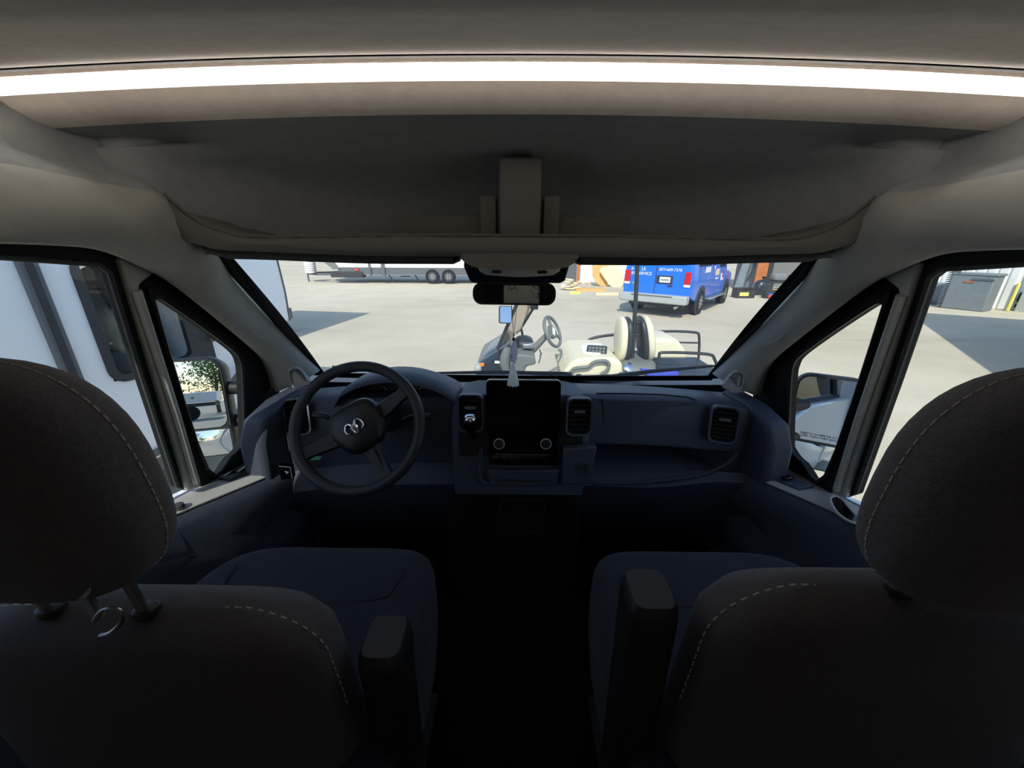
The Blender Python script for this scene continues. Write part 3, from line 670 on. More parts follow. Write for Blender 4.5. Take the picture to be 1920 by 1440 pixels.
# small switch plate with triangle by the driver's knee
pl = [W(a, b, Y=1.06) for a, b in ((523, 874), (544, 876), (548, 897), (527, 900))]
kp = part('knee_switch', MB().prism(pl, (0, 0.02, 0)), 'gloss_black', DH)
part('switch_outline', MB().tube([W(a, b, Y=1.059) for a, b in ((523, 874), (544, 876), (548, 896))], 0.0012, 5), 'white_mark', DH, parent=kp)
part('triangle_mark', MB().prism([W(a, b, Y=1.058) for a, b in ((533, 883), (542, 885), (538, 889))], (0, 0.001, 0)), 'white_mark', DH, parent=kp)
part('hood_release', MB().box(W(593, 859, Y=1.08), (0.032, 0.02, 0.005)), 'green_plastic', DH, bevel=0.002)
# lower console pocket
p = W(978, 970, Y=1.08); f4 = frame_from(p, EX, V((0, 0.1, 0.99)))
part('console_pocket', MB().ring([f4(x, y) for x, y in rrect(0.16, 0.13, 0.02)], [f4(x * 0.93, y * 0.92) for x, y in rrect(0.16, 0.13, 0.02)], (0, 0.05, 0)), 'black_plastic', DH, smooth=50)
part('pocket_back', MB().prism([f4(x, y, -0.04) for x, y in rrect(0.16, 0.13, 0.02)], (0, 0.01, 0)), 'rubber', DH)
part('lower_dash', MB().box((0.0, 1.28, 0.93), (0.5, 0.22, 0.62)), 'black_plastic', DH, bevel=0.02)

# ---- steering wheel
wc = W(673, 802, Y=0.985)
SW = thing('steering_wheel', 'black steering wheel turned to the left with a silver emblem', 'steering wheel', wc)
nrm = V((0.0, -0.88, 0.47)).normalized(); ex = EX; ey = nrm.cross(ex)
rt = R(33)
e1 = ex * cos(rt) + ey * sin(rt); e2 = -ex * sin(rt) + ey * cos(rt)
fw_ = frame_from(wc, e1, e2)
RW = 0.178
part('rim', MB().tube([fw_(RW * cos(a * pi / 36), RW * sin(a * pi / 36) * 0.985, 0.012) for a in range(72)], 0.0155, 12, True), 'leather', SW, smooth=80)
hubp = [(-0.078, 0.012), (-0.070, 0.052), (-0.040, 0.072), (0.040, 0.072), (0.070, 0.052), (0.078, 0.012), (0.062, -0.040), (0.034, -0.066), (-0.034, -0.066), (-0.062, -0.040)]
hubp = [(p.x, p.y) for p in smooth_path([V((a, b, 0)) for a, b in hubp], 3, True)]
part('hub', MB().loft([[fw_(x * k, y * k, z) for x, y in hubp] for k, z in ((0.9, -0.035), (1, -0.015), (1, 0.004), (0.93, 0.016), (0.7, 0.024), (0.3, 0.027))]), 'black_plastic', SW, smooth=60)
def spoke(a, w0, w1, nm='spoke'):
    d = V((cos(a), sin(a), 0)); q = V((-sin(a), cos(a), 0)); rg = []
    for t, w, z in ((0.30, w0, -0.004), (0.55, w0 * 0.85, -0.004), (0.8, w1, 0.004), (1.0, w1 * 1.15, 0.010)):
        c_ = d * RW * t
        rg.append([fw_(*(c_ + q * (w * u))[:2], z + h) for u, h in ((-1, -0.006), (-0.8, 0.006), (0.8, 0.006), (1, -0.006), (0.6, -0.010), (-0.6, -0.010))])
    return part(nm, MB().loft(rg), 'black_plastic', SW, smooth=50)
spoke(R(6), 0.028, 0.019); spoke(R(174), 0.028, 0.019)
sb = spoke(R(-90), 0.030, 0.022)
part('spoke_inlay', MB().prism([fw_(x, y, 0.004) for x, y in ((-0.008, -0.075), (0.008, -0.075), (0.006, -0.150), (-0.006, -0.150))], nrm * 0.006), 'dark_trim', SW, parent=sb, bevel=0.002)
# ram head emblem: two curled horns and a face
em = MB()
for s in (-1, 1):
    hp = [(s * 0.004, 0.008), (s * 0.010, 0.0155), (s * 0.0185, 0.0155), (s * 0.0255, 0.007), (s * 0.0255, -0.005), (s * 0.0185, -0.0125)]
    q = smooth_path([V((a, b, 0)) for a, b in hp], 4)
    em.tube([fw_(p.x, p.y, 0.031) for p in q], [0.0042 - 0.0016 * i / (len(q) - 1) for i in range(len(q))], 8)
emb = part('emblem', em, 'chrome', SW, smooth=60)
part('emblem_face', MB().loft([[fw_(x * k, y * k + 0.0, z) for x, y in ((-0.010, 0.006), (0, 0.011), (0.010, 0.006), (0.010, -0.003), (0.0065, -0.016), (0, -0.023), (-0.0065, -0.016), (-0.010, -0.003))] for k, z in ((1, 0.026), (1, 0.032), (0.6, 0.035))]), 'chrome', SW, parent=emb, smooth=30)

# ---- seats
def make_seat(s, lift, label):
    cx = s * 0.49; qx = s * 0.455
    T = thing('cab_seat', label, 'seat', (cx, 0.5, 0.63))
    part('pedestal', MB().box((cx, 0.50, 0.82), (0.42, 0.46, 0.38)), 'black_plastic', T, bevel=0.02)
    zc = 1.185
    def cw_(p):
        k = p.x / 0.255
        return V((p.x * (1 - 0.10 * max(0, p.y) / 0.26), p.y, p.z + (0.018 * abs(k) ** 3 - 0.012) * (1 if p.z > 0 else 0) - (0.02 * max(0, p.y / 0.26) ** 3 if p.z > 0 else 0)))
    part('seat_cushion', MB().sell((qx, 0.555, zc), (0.29, 0.27, 0.105), 0.38, 0.46, 48, 20, warp=cw_), 'seat_insert', T, smooth=80)
    def ctop(x, y): return zc + 0.106 + cw_(V((x, y - 0.555, 0.095))).z - 0.095
    for q in (((-0.17, 0.40), (-0.15, 0.56), (-0.11, 0.60), (0.11, 0.60), (0.15, 0.56), (0.17, 0.40)),):
        part('cushion_seam', MB().tube([V((qx + a, b, ctop(a, b) - 0.0005)) for a, b in [(p.x, p.y) for p in smooth_path([V((-0.20, 0.70, 0)), V((-0.19, 0.645, 0)), V((-0.165, 0.615, 0)), V((0.0, 0.608, 0)), V((0.165, 0.615, 0)), V((0.19, 0.645, 0)), V((0.20, 0.70, 0))], 6)]], 0.0018, 6), 'black_plastic', T)
    # backrest
    ztop = 1.565 + lift; rg = []
    for i in range(15):
        t = i / 14; z = 1.12 + (ztop - 1.12) * t
        hw = 0.262 - 0.02 * t; roundt = sqrt(max(0.0, 1 - max(0.0, (t - 0.80) / 0.20) ** 2.6)); hw = hw * (0.5 + 0.5 * roundt) if t > 0.8 else hw
        dp = (0.072 - 0.012 * t) * (0.25 + 0.75 * roundt)
        y0 = 0.395 - 0.03 * t
        rg.append([V((cx + hw * math.copysign(abs(cos(a)) ** 0.45, cos(a)), y0 + dp * math.copysign(abs(sin(a)) ** 0.6, sin(a)), z)) for a in [2 * pi * j / 40 for j in range(40)]])
    part('backrest', MB().loft(rg), 'seat_back_shell', T, smooth=80)
    # stitching along the shoulder
    def bk(t):
        rt_ = sqrt(max(0.0, 1 - max(0.0, (t - 0.80) / 0.20) ** 2.6)); hw = (0.262 - 0.02 * t) * ((0.5 + 0.5 * rt_) if t > 0.8 else 1)
        return hw, (0.072 - 0.012 * t) * (0.25 + 0.75 * rt_), 0.395 - 0.03 * t, 1.12 + (ztop - 1.12) * t
    pts = []
    for i in range(81):
        t = 0.55 + 0.445 * (i / 80) ** 0.6; hw, dp, yy, z = bk(t); pts.append(V((-hw * 1.0, yy - dp * 0.22, z + 0.0005)))
    hw = -pts[-1].x; end = pts[-1]
    pts = [p for p in pts] + [V((-hw + 2 * hw * i / 40, end.y, end.z)) for i in range(1, 40)] + [V((-p.x, p.y, p.z)) for p in reversed(pts)]
    acc = 0; seg = [V((cx, 0, 0)) + pts[0]]; stt = MB(); on = True; length = 0.0
    for p_, q_ in zip(pts[:-1], pts[1:]):
        d_ = (q_ - p_).length; k_ = 0.0
        while k_ < d_:
            st_ = min(0.0075 - length, d_ - k_); length += st_; k_ += st_
            if length >= 0.0074:
                pt = V((cx, 0, 0)) + p_.lerp(q_, k_ / d_)
                if on and len(seg): stt.tube([seg[-1], pt], 0.0010, 5)
                seg = [pt]; on = not on; length = 0.0
    sti = part('stitching', stt, 'stitch', T); sti['kind'] = 'stuff'
    # headrest on two posts
    hz = 1.768; HR = (0.142, 0.058, 0.132); hx = s * 0.518
    def hw_(p): return V((p.x * (1 - 0.10 * (p.z / 0.135) + 0.02), p.y, p.z))
    part('headrest', MB().sell((hx, 0.325, hz), HR, 0.72, 0.70, 48, 24, warp=hw_), 'seat_fabric', T, smooth=80)
    hs = MB(); q = []; fy = 0.10
    for i in range(0, 241):
        a = -0.42 * pi + 1.84 * pi * i / 240; lo_, hi_ = 0.0, 0.3
        for _ in range(30):
            m_ = (lo_ + hi_) / 2; x_, z_ = m_ * cos(a) / HR[0], m_ * sin(a) / HR[2]
            v_ = (abs(x_) ** (2 / 0.70) + fy ** (2 / 0.70)) ** (0.70 / 0.72) + abs(z_) ** (2 / 0.72)
            if v_ < 1: lo_ = m_
            else: hi_ = m_
        p = hw_(V((lo_ * cos(a), 0, lo_ * sin(a)))); q.append(V((hx + p.x, 0.325 + fy * HR[1], hz + p.z)))
    for i in range(0, 238, 3): hs.tube([q[i], q[i + 2]], 0.0010, 5)
    hst = part('headrest_stitching', hs, 'stitch', T); hst['kind'] = 'stuff'
    for k in (-1, 1):
        part('headrest_post', MB().tube([V((hx + k * 0.06, 0.35, ztop - 0.03)), V((hx + k * 0.06, 0.34, hz - 0.10))], 0.006, 10), 'satin_metal', T)
        part('post_guide', MB().sell((hx + k * 0.06, 0.35, ztop + 0.002), (0.014, 0.012, 0.008), 0.5, 0.7, 14, 8), 'black_plastic', T)
    # armrest folded up beside the backrest
    ax = cx - s * 0.30; at = 1.462 + (0.098 if s > 0 else 0.0)
    rr = [(a, b) for a, b in rrect(0.062, 0.075, 0.016)]
    part('armrest', MB().loft([[V((ax + x * k - s * 0.012 * (z - 1.2), 0.40 + y * k, z)) for x, y in rr] for k, z in ((0.9, 1.08), (1.0, 1.12), (1.02, 1.40), (1.05, at - 0.03), (1.0, at - 0.008), (0.86, at))]), 'black_plastic', T, smooth=50)
    part('armrest_pivot', MB().lathe([(0.03, 0), (0.03, 0.02), (0.022, 0.026)], (ax, 0.40, 1.13), (-s, 0, 0)), 'dark_trim', T)
    # belt buckle and side lever
    part('belt_buckle', MB().box((cx - s * 0.315, 0.42, 1.02), (0.022, 0.05, 0.09)), 'black_plastic', T, bevel=0.005)
    part('recline_lever', MB().box((cx - s * 0.322, 0.34, 0.98), (0.014, 0.035, 0.12), M.Rotation(R(12), 3, 'X')), 'grey_trim', T, bevel=0.005)
    part('seat_rail', MB().box((cx - s * 0.24, 0.5, 0.665), (0.03, 0.6, 0.02)), 'dark_trim', T)
    return T
SL = make_seat(-1, 0.0, 'dark fabric driver seat seen from behind, left of the aisle')
SR = make_seat(1, 0.05, 'dark fabric passenger seat seen from behind, right of the aisle')
# belt tongue clipped over the shoulder of the driver seat
b0 = W(145, 1108, Y=0.30); b1 = W(178, 1170, Y=0.275)
part('belt_clip', MB().prism([W(136, 1106, Y=.292), W(152, 1100, Y=.292), W(190, 1160, Y=.276), W(176, 1172, Y=.276)], (0, 0.006, 0)), 'rv_grey', SL, bevel=0.002)
part('clip_plate', MB().prism([W(142, 1124, Y=.280), W(150, 1122, Y=.280), W(164, 1106, Y=.280), W(165, 1112, Y=.280), W(160, 1121, Y=.280)], (0, 0.003, 0)), 'ring_grey', SL)
part('pull_loop', MB().tube(smooth_path([W(a, b, Y=.272) for a, b in ((176, 1165), (190, 1146), (208, 1141), (224, 1146), (229, 1160), (220, 1176), (204, 1188), (188, 1192))], 4), 0.0022, 6), 'satin_metal', SL)
# ================================================================ ON THE OUTSIDE OF THE VAN
def wiper(label, hub, knee, b0, b1):
    T = thing('windshield_wiper', label, 'wiper', hub)
    part('wiper_arm', MB().tube([hub, knee, b0.lerp(b1, 0.5)], [0.011, 0.008, 0.005], 8), 'black_plastic', T)
    part('wiper_blade', MB().tube([b0, b0.lerp(b1, 0.5) + V((0, 0, 0.004)), b1], [0.005, 0.009, 0.005], 6), 'rubber', T)
    part('hub_cap', MB().lathe([(0.018, 0), (0.018, 0.02), (0.012, 0.03)], hub - V((0, 0, 0.015))), 'black_plastic', T)
wiper('black wiper lying along the windshield base in front of the steering wheel', W(1066, 704, Y=1.70), W(1000, 700, Y=1.68), W(790, 700, Y=1.64), W(1062, 699, Y=1.67))
wiper('black wiper rising to the right windshield corner in front of the passenger', W(1085, 708, Y=1.74), W(1180, 704, Y=1.70), W(1100, 710, Y=1.67), W(1342, 686, Y=1.58))

def side_mirror(s, label):
    cpx = (366, 768) if s == 1 else (1540, 795)
    c = W(*cpx, X=-1.20 * s)
    T = thing('side_mirror', label, 'mirror', c)
    n_ = V((0.257, -0.956, 0.158)) if s == 1 else V((-0.446, -0.889, 0.097))
    n_.normalize(); ex = (EZ.cross(n_) * -1).normalized(); ex = n_.cross(EZ).normalized() * -1
    ey = n_.cross(ex); ey = ey if ey.z > 0 else -ey
    ex = ey.cross(n_)
    fr = frame_from(c, ex, ey)
    sh = rrect(0.225, 0.385, 0.05, 6)
    part('housing', MB().loft([[fr(x * k, y * k2, z) for x, y in sh] for k, k2, z in ((0.97, 0.98, 0.006), (1, 1, 0.0), (1.0, 1.0, -0.03), (0.9, 0.93, -0.08), (0.6, 0.7, -0.12))]), 'black_plastic', T, smooth=50)
    def gl(name, cy, w, h, curve, r_):
        pts = rrect(w, h, r_, 5)
        part(name, MB().prism([fr(x, cy + y, 0.0075) for x, y in pts], n_ * 0.002), 'mirror_glass', T, smooth=0)
    gl('main_glass', 0.055, 0.205, 0.255, 0, 0.035)
    ys = -0.132; wv, hv = 0.205, 0.10
    rows = [[fr(wv * (i / 10 - 0.5), ys + hv * (j / 6 - 0.5), 0.008 + 0.010 * (1 - ((i / 10 - 0.5) * 2) ** 2) * (1 - ((j / 6 - 0.5) * 2) ** 2 * 0.5)) for i in range(11)] for j in range(7)]
    part('wide_angle_glass', MB().grid(rows), 'mirror_glass', T, smooth=80)
    part('glass_divider', MB().prism([fr(x, y - 0.077, 0.008) for x, y in rrect(0.21, 0.010, 0.003)], n_ * 0.004), 'black_plastic', T)
    inn = -s if True else s
    for dz in (0.075, -0.06):
        q = fr(0, dz, -0.05)
        e_ = V((-0.975 * s, 1.40, q.z - 0.01))
        part('arm', MB().tube([q, q.lerp(e_, 0.4), e_], [0.022, 0.026, 0.028], 10), 'black_plastic', T, smooth=60)
    if s == -1:
        lettering('warning_text', 'OBJECTS IN MIRROR ARE\nCLOSER THAN THEY APPEAR', 0.011, 'rv_grey', T, (fr(0.0, -0.05, 0.0105) - c, ex, ey))
    return T
side_mirror(1, 'black towing mirror outside the driver window reflecting trees')
side_mirror(-1, 'black towing mirror outside the passenger window reflecting the white van side')

# ================================================================ THE YARD
def local(th): return lambda name, mb, m, parent=None, **k: loc_part(name, mb, m, th, parent, **k)

# ---- near camper beside the driver door (local: y forward along the wall, +x towards our van, origin at the front corner)
AZ = R(-8)
N = thing('camper_trailer', 'pale camper wall with a cab window close beside the driver door', 'camper', (-2.60, 3.47, 0), AZ)
L = local(N)
Hn = 2.6
wy, wz, ww, wh = -0.72, 1.50, 0.66, 0.84
sec = [(0, 0.45), (0, Hn - 0.1), (-0.1, Hn), (-2.2, Hn), (-2.3, Hn - 0.1), (-2.3, 0.45)]
bd = MB(); hy = ww / 2 - 0.02; hz_ = wh / 2 - 0.02
bd.prism([(x, 0, z) for x, z in sec], (0, wy + hy, 0)); bd.prism([(x, wy - hy, z) for x, z in sec], (0, -6.2 - wy + hy, 0))
bd.prism([(0, wy + hy, 0.45), (0, wy + hy, wz - hz_), (-2.3, wy + hy, wz - hz_), (-2.3, wy + hy, 0.45)], (0, -2 * hy, 0))
bd.prism([(0, wy + hy, wz + hz_), (0, wy + hy, Hn - 0.1), (-0.1, wy + hy, Hn), (-2.2, wy + hy, Hn), (-2.2, wy + hy, wz + hz_)], (0, -2 * hy, 0))
L('body', bd, 'rv_white', smooth=30)
L('skirt', MB().box((-1.15, -3.1, 0.40), (2.26, 6.1, 0.14)), 'rv_grey')
fr = frame_from((0.004, wy, wz), EY, EZ)
wf = L('window_frame', MB().ring([fr(x, y, 0.012) for x, y in rrect(ww, wh, 0.10)], [fr(x, y, 0.012) for x, y in rrect(ww - 0.10, wh - 0.10, 0.06)], (-0.05, 0, 0)), 'rv_dark', smooth=50)
L('window_pane', MB().prism([fr(x, y, 0.010) for x, y in rrect(ww - 0.09, wh - 0.09, 0.06)], (-0.004, 0, 0)), 'rv_glass', parent=wf)
# cab behind the glass: a lined niche with seat, wheel and visor
L('cab_lining', MB().box((-1.5, wy, wz), (0.03, 2 * hy, 2 * hz_)), 'seat_cab')
L('cab_seat', MB().sell((-0.25, wy + 0.02, wz - 0.12), (0.14, 0.14, 0.16), 0.6, 0.6), 'seat_cab', smooth=80)
L('cab_seat_back', MB().sell((-0.25, wy + 0.02, wz - 0.38), (0.18, 0.20, 0.14), 0.5, 0.5), 'rv_grey', smooth=80)
L('cab_visor', MB().box((-0.2, wy + 0.02, wz + 0.30), (0.05, 0.30, 0.12)), 'rv_dark', bevel=0.01)
L('cab_post', MB().box((-0.3, wy + 0.03, wz + 0.12), (0.03, 0.03, 0.22), M.Rotation(0.2, 3, 'X')), 'rv_dark')
L('cab_bar', MB().box((-0.3, wy, wz + 0.22), (0.04, 0.5, 0.03)), 'rv_dark')
L('paper_sheet', MB().box((-0.12, wy + 0.08, wz - 0.22), (0.01, 0.14, 0.08), M.Rotation(0.25, 3, 'X')), 'paper')
L('slide_seam', MB().box((0.012, -1.24, 1.55), (0.03, 0.09, 2.0)), 'rv_grey', bevel=0.006)
L('seam_gasket', MB().box((0.026, -1.24, 1.55), (0.012, 0.035, 2.0)), 'rv_dark')
L('corner_moulding', MB().box((0.008, -0.35, 1.55), (0.02, 0.20, 1.9)), 'rv_dark', bevel=0.005)
L('awning_arm', MB().tube([V((0.05, 0.0, 1.35)), V((0.05, -0.28, 1.22))], 0.022), 'rv_grey')
L('awning_arm', MB().tube([V((0.05, 0.0, 0.92)), V((0.05, -0.28, 0.76))], 0.022), 'rv_grey')
L('rub_rail', MB().box((0.01, -3.0, 0.50), (0.03, 6.0, 0.05)), 'rv_grey')
for y in (-3.6, -4.4):
    L('wheel', MB().lathe([(0.16, -0.09), (0.33, -0.10), (0.345, 0), (0.33, 0.10), (0.16, 0.09)], (-0.12, y, 0.345), EX, 24), 'tyre')

# ---- farther motorhome whose front corner shows at the left windshield edge
Bv = thing('motorhome', 'tall pale motorhome standing behind the left windshield pillar', 'motorhome', (-5.1, 8.6, 0), AZ)
L = local(Bv); Hb = 3.6
cap = [(0, 0.0, 0.35), (0, 0.02, 1.0), (0, -0.06, 2.0), (0, -0.22, 3.0), (0, -0.5, Hb), (0, -8.5, Hb), (0, -8.5, 0.35)]
L('body', MB().prism(cap, (-2.5, 0, 0)), 'rv_white', bevel=0.04, seg=3)
L('corner_trim', MB().tube([V((0.004, y + 0.0, z)) for _, y, z in cap[:5]], 0.018, 8), 'rv_grey')
L('bumper', MB().box((-1.25, 0.06, 0.5), (2.5, 0.16, 0.25)), 'rv_grey', bevel=0.03)
L('windscreen', MB().prism([(-0.25, 0.02, 1.5), (-2.25, 0.02, 1.5), (-2.25, -0.2, 2.9), (-0.25, -0.2, 2.9)], (0, 0.015, 0)), 'gloss_black')
for y in (-1.3, -6.2):
    for x in (-0.14, -2.36):
        L('wheel', MB().lathe([(0.2, -0.11), (0.40, -0.12), (0.42, 0), (0.40, 0.12), (0.2, 0.11)], (x, y, 0.42), EX, 24), 'tyre')

# ---- wheel builder shared by the vehicles
def wheel(L, c, r, w, rim_m='alloy', axis=EX, spokes=10, face=1):
    c = V(c); ax = V(axis)
    t = L('wheel', MB().lathe([(r * 0.62, -w / 2), (r * 0.95, -w / 2), (r, -w * 0.3), (r, w * 0.3), (r * 0.95, w / 2), (r * 0.62, w / 2)], c, ax, 28), 'tyre', smooth=40)
    f = c + ax * face * w * 0.40
    L('rim', MB().lathe([(r * 0.63, -0.02), (r * 0.63, 0.02), (r * 0.56, 0.02), (r * 0.54, -0.01), (0.02, -0.01)], f, ax * face, 28), 'rv_dark', parent=t, smooth=40)
    u = ax.orthogonal().normalized(); v_ = ax.cross(u)
    for i in range(spokes):
        a = 2 * pi * i / spokes; d = u * cos(a) + v_ * sin(a); q = ax.cross(d)
        L('rim_spoke', MB().prism([f + d * r * 0.08 - q * r * 0.05, f + d * r * 0.60 - q * r * 0.035, f + d * r * 0.60 + q * r * 0.035, f + d * r * 0.08 + q * r * 0.05], ax * face * 0.03), rim_m, parent=t, smooth=0)
    return t

# ---- travel trailer across the yard, hitch to the left
T1 = thing('travel_trailer', 'white travel trailer with grey skirt and twin wheels across the yard', 'trailer', (-6.6, 20.9, 0))
L = local(T1)
L('body', MB().prism([(-3.1, 0, 0.80), (-2.75, 0, 0.80), (5.4, 0, 0.80), (5.4, 0, 3.2), (-3.6, 0, 3.2), (-4.1, 0, 1.9)], (0, 2.4, 0)), 'rv_white', bevel=0.03)
L('front_shield', MB().prism([(-3.0, -0.02, 0.72), (-2.6, -0.02, 0.72), (-3.35, -0.02, 1.75), (-4.25, -0.02, 1.75)], (0, 2.44, 0)), 'cart_grey', bevel=0.02)
L('skirt', MB().box((1.35, 1.2, 0.62), (8.2, 2.36, 0.36)), 'rv_grey')
L('frame_rail', MB().box((-3.2, 0.5, 0.42), (1.8, 0.12, 0.12)), 'rv_grey')
L('frame_rail', MB().box((-3.2, 1.9, 0.42), (1.8, 0.12, 0.12)), 'rv_grey')
L('tongue', MB().tube([V((-4.0, 0.5, 0.42)), V((-5.0, 1.2, 0.42)), V((-4.0, 1.9, 0.42))], 0.06), 'rv_dark')
L('storage_box', MB().box((-2.3, 0.2, 0.45), (1.7, 0.5, 0.30)), 'rv_dark', bevel=0.03)
tk = L('gas_bottle', MB().lathe([(0.12, 0), (0.27, 0.03), (0.29, 0.12), (0.29, 0.62), (0.24, 0.72), (0.10, 0.76)], (-4.55, 0.7, 0.45)), 'siding_white', smooth=50)
for k in range(5):
    L('bottle_rib', MB().lathe([(0.285, -0.012), (0.305, 0), (0.285, 0.012)], (-4.55, 0.7, 0.60 + k * 0.115)), 'rv_grey', parent=tk)
L('jack_post', MB().tube([V((-4.85, 0.9, 0.0)), V((-4.85, 0.9, 1.3))], 0.045), 'rv_grey')
L('door_post', MB().box((-1.05, -0.04, 0.9), (0.10, 0.06, 1.1)), 'rv_grey')
L('door_post', MB().box((-0.35, -0.04, 0.85), (0.18, 0.06, 1.2)), 'rv_grey')
L('warning_lamp', MB().box((-1.75, -0.02, 0.70), (0.22, 0.04, 0.10)), 'orange_red')
L('awning_arm', MB().tube([V((-0.2, -0.05, 1.05)), V((0.5, -0.05, 1.35))], 0.03), 'rv_grey')
for x in (2.2, 3.05): wheel(L, (x, 0.1, 0.37), 0.37, 0.24, axis=-EY, spokes=12)
for x in (-0.2, 1.2): L('stabiliser_leg', MB().tube([V((x, 0.3, 0.45)), V((x + 0.25, 0.3, 0.02))], 0.03), 'rv_dark')
L('bracket_beam', MB().box((0.7, 0.3, 0.36), (0.5, 0.05, 0.05)), 'rv_dark')
# ---- flatbed trailer just right of it, half hidden behind the mirror
T2 = thing('flatbed_trailer', 'dark flatbed trailer frame behind the wheels of the travel trailer', 'trailer', (0.5, 24.6, 0))
L = local(T2)
L('deck', MB().box((0, 1.0, 0.62), (3.4, 2.0, 0.12)), 'rv_dark')
for x in (-1.3, -0.3, 0.7, 1.5): L('stake', MB().box((x, 0.02, 0.85), (0.06, 0.06, 0.45)), 'rv_grey')
L('side_rail', MB().box((0, 0.02, 1.05), (3.3, 0.05, 0.06)), 'rv_grey')
L('drawbar', MB().box((2.2, 1.0, 0.45), (1.4, 0.1, 0.1)), 'rv_dark')
for x in (-0.7, 0.1): wheel(L, (x, 0.05, 0.33), 0.33, 0.22, axis=-EY, spokes=8)

# ---- blue service van (local: y forward, x to its right, rear at y = 0)
BVAN = thing('service_van', 'bright blue service van parked across the yard seen from behind', 'van', (4.08, 11.6, 0), R(-39))
L = local(BVAN)
bx = [(-0.98, 0.62), (-1.0, 0.9), (-0.99, 1.15), (-0.90, 1.75), (-0.82, 2.02), (-0.6, 2.1), (0.6, 2.1), (0.82, 2.02), (0.90, 1.75), (0.99, 1.15), (1.0, 0.9), (0.98, 0.62)]
body = MB().loft([[V((x * k, y, 0.45 + (z - 0.45) * kz if z > 0.7 else z - 0.17 * (y > 0.3))) for x, z in bx] for y, k, kz in ((0.0, 0.985, 0.98), (0.03, 1, 1), (0.6, 1, 1), (3.7, 1, 1), (4.15, 0.99, 0.96))])
L('body', body, 'blue_paint', bevel=0.02, smooth=40)
L('nose', MB().loft([[V((x, y, z)) for x, z in ((-w, 0.42), (-w, h), (-w * 0.9, h + 0.06), (w * 0.9, h + 0.06), (w, h), (w, 0.42))] for y, w, h in ((4.1, 0.97, 1.15), (4.6, 0.96, 1.12), (5.2, 0.93, 1.02), (5.4, 0.9, 0.85))]), 'blue_paint', smooth=40)
L('windscreen', MB().prism([(-0.85, 4.13, 1.2), (0.85, 4.13, 1.2), (0.78, 3.95, 1.95), (-0.78, 3.95, 1.95)], (0, 0.09, 0.02)), 'gloss_black')
L('rear_bumper', MB().box((0, -0.10, 0.53), (1.98, 0.30, 0.24)), 'bumper_grey', bevel=0.04, seg=3)
L('bumper_step', MB().box((0, -0.22, 0.62), (1.2, 0.10, 0.02)), 'rv_grey')
L('door_seam', MB().box((-0.02, -0.004, 1.3), (0.012, 0.02, 1.3)), 'rv_dark')
for s in (-1, 1):
    L('tail_lamp', MB().box((s * 0.875, -0.008, 1.12), (0.17, 0.05, 0.34)), 'red_lens', bevel=0.015)
    L('reverse_lamp', MB().box((s * 0.875, -0.008, 0.92), (0.17, 0.045, 0.07)), 'paper', bevel=0.01)
    L('rear_window', MB().prism([(s * 0.10, -0.012, 1.48), (s * 0.80, -0.012, 1.48), (s * 0.74, 0.0, 1.9), (s * 0.10, 0.0, 1.9)], (0, 0.02, 0)), 'gloss_black')
    L('side_window', MB().prism([(s * 0.955, 0.7, 1.42), (s * 0.955, 2.0, 1.42), (s * 0.91, 1.95, 1.82), (s * 0.91, 0.75, 1.82)], (s * 0.012, 0, 0)), 'gloss_black')
    L('side_window', MB().prism([(s * 0.955, 2.2, 1.42), (s * 0.955, 2.75, 1.42), (s * 0.91, 2.72, 1.82), (s * 0.91, 2.25, 1.82)], (s * 0.012, 0, 0)), 'gloss_black')
    L('side_window', MB().prism([(s * 0.955, 3.1, 1.30), (s * 0.955, 3.9, 1.30), (s * 0.90, 3.6, 1.85), (s * 0.90, 3.1, 1.85)], (s * 0.012, 0, 0)), 'gloss_black')
    for y in (1.15, 4.35):
        L('wheel_arch', MB().lathe([(0.46, -0.02), (0.46, 0.02), (0.02, 0.02)], (s * 0.985, y, 0.42), (s, 0, 0), 28), 'rv_dark')
        wheel(L, (s * 0.90, y, 0.37), 0.37, 0.24, axis=EX * s, spokes=10)
    L('running_board', MB().box((s * 1.04, 2.8, 0.42), (0.18, 2.1, 0.05)), 'alloy', bevel=0.01)
    L('body_line', MB().box((s * 1.0, 2.3, 0.86), (0.012, 3.9, 0.015)), 'blue_paint')
pr = L('plate_recess', MB().box((0.24, -0.012, 1.06), (0.46, 0.03, 0.22)), 'rv_dark', bevel=0.01)
pl = L('number_plate', MB().box((0.26, -0.028, 1.06), (0.30, 0.012, 0.15)), 'paper', parent=pr)
for i in range(6): L('plate_character', MB().box((0.155 + 0.042 * i, -0.036, 1.055), (0.026, 0.004, 0.06)), 'rv_grey', parent=pr)
L('door_handle', MB().box((0.42, -0.02, 0.90), (0.14, 0.03, 0.03)), 'rv_dark', bevel=0.008)
L('emblem', MB().sell((-0.62, -0.012, 0.92), (0.11, 0.012, 0.045), 1, 1), 'alloy')
tf = lambda x, z: (V((x, -0.012, z)), EX, EZ)
lettering('lettering', 'A', 0.125, 'paper', BVAN, tf(-0.745, 1.33)); lettering('lettering', 'LE', 0.125, 'paper', BVAN, tf(-0.40, 1.33))
lettering('lettering', 'RV SERVICE', 0.122, 'paper', BVAN, tf(-0.455, 1.20))
lettering('lettering', '877-669-7376', 0.112, 'paper', BVAN, tf(0.38, 1.335))
for y, z, w, h, m_ in ((1.55, 1.30, 0.55, 0.16, 'paper'), (2.75, 1.18, 0.42, 0.20, 'pale_board')):
    L('side_sticker', MB().box((0.992, y, z), (0.012, w, h)), m_)
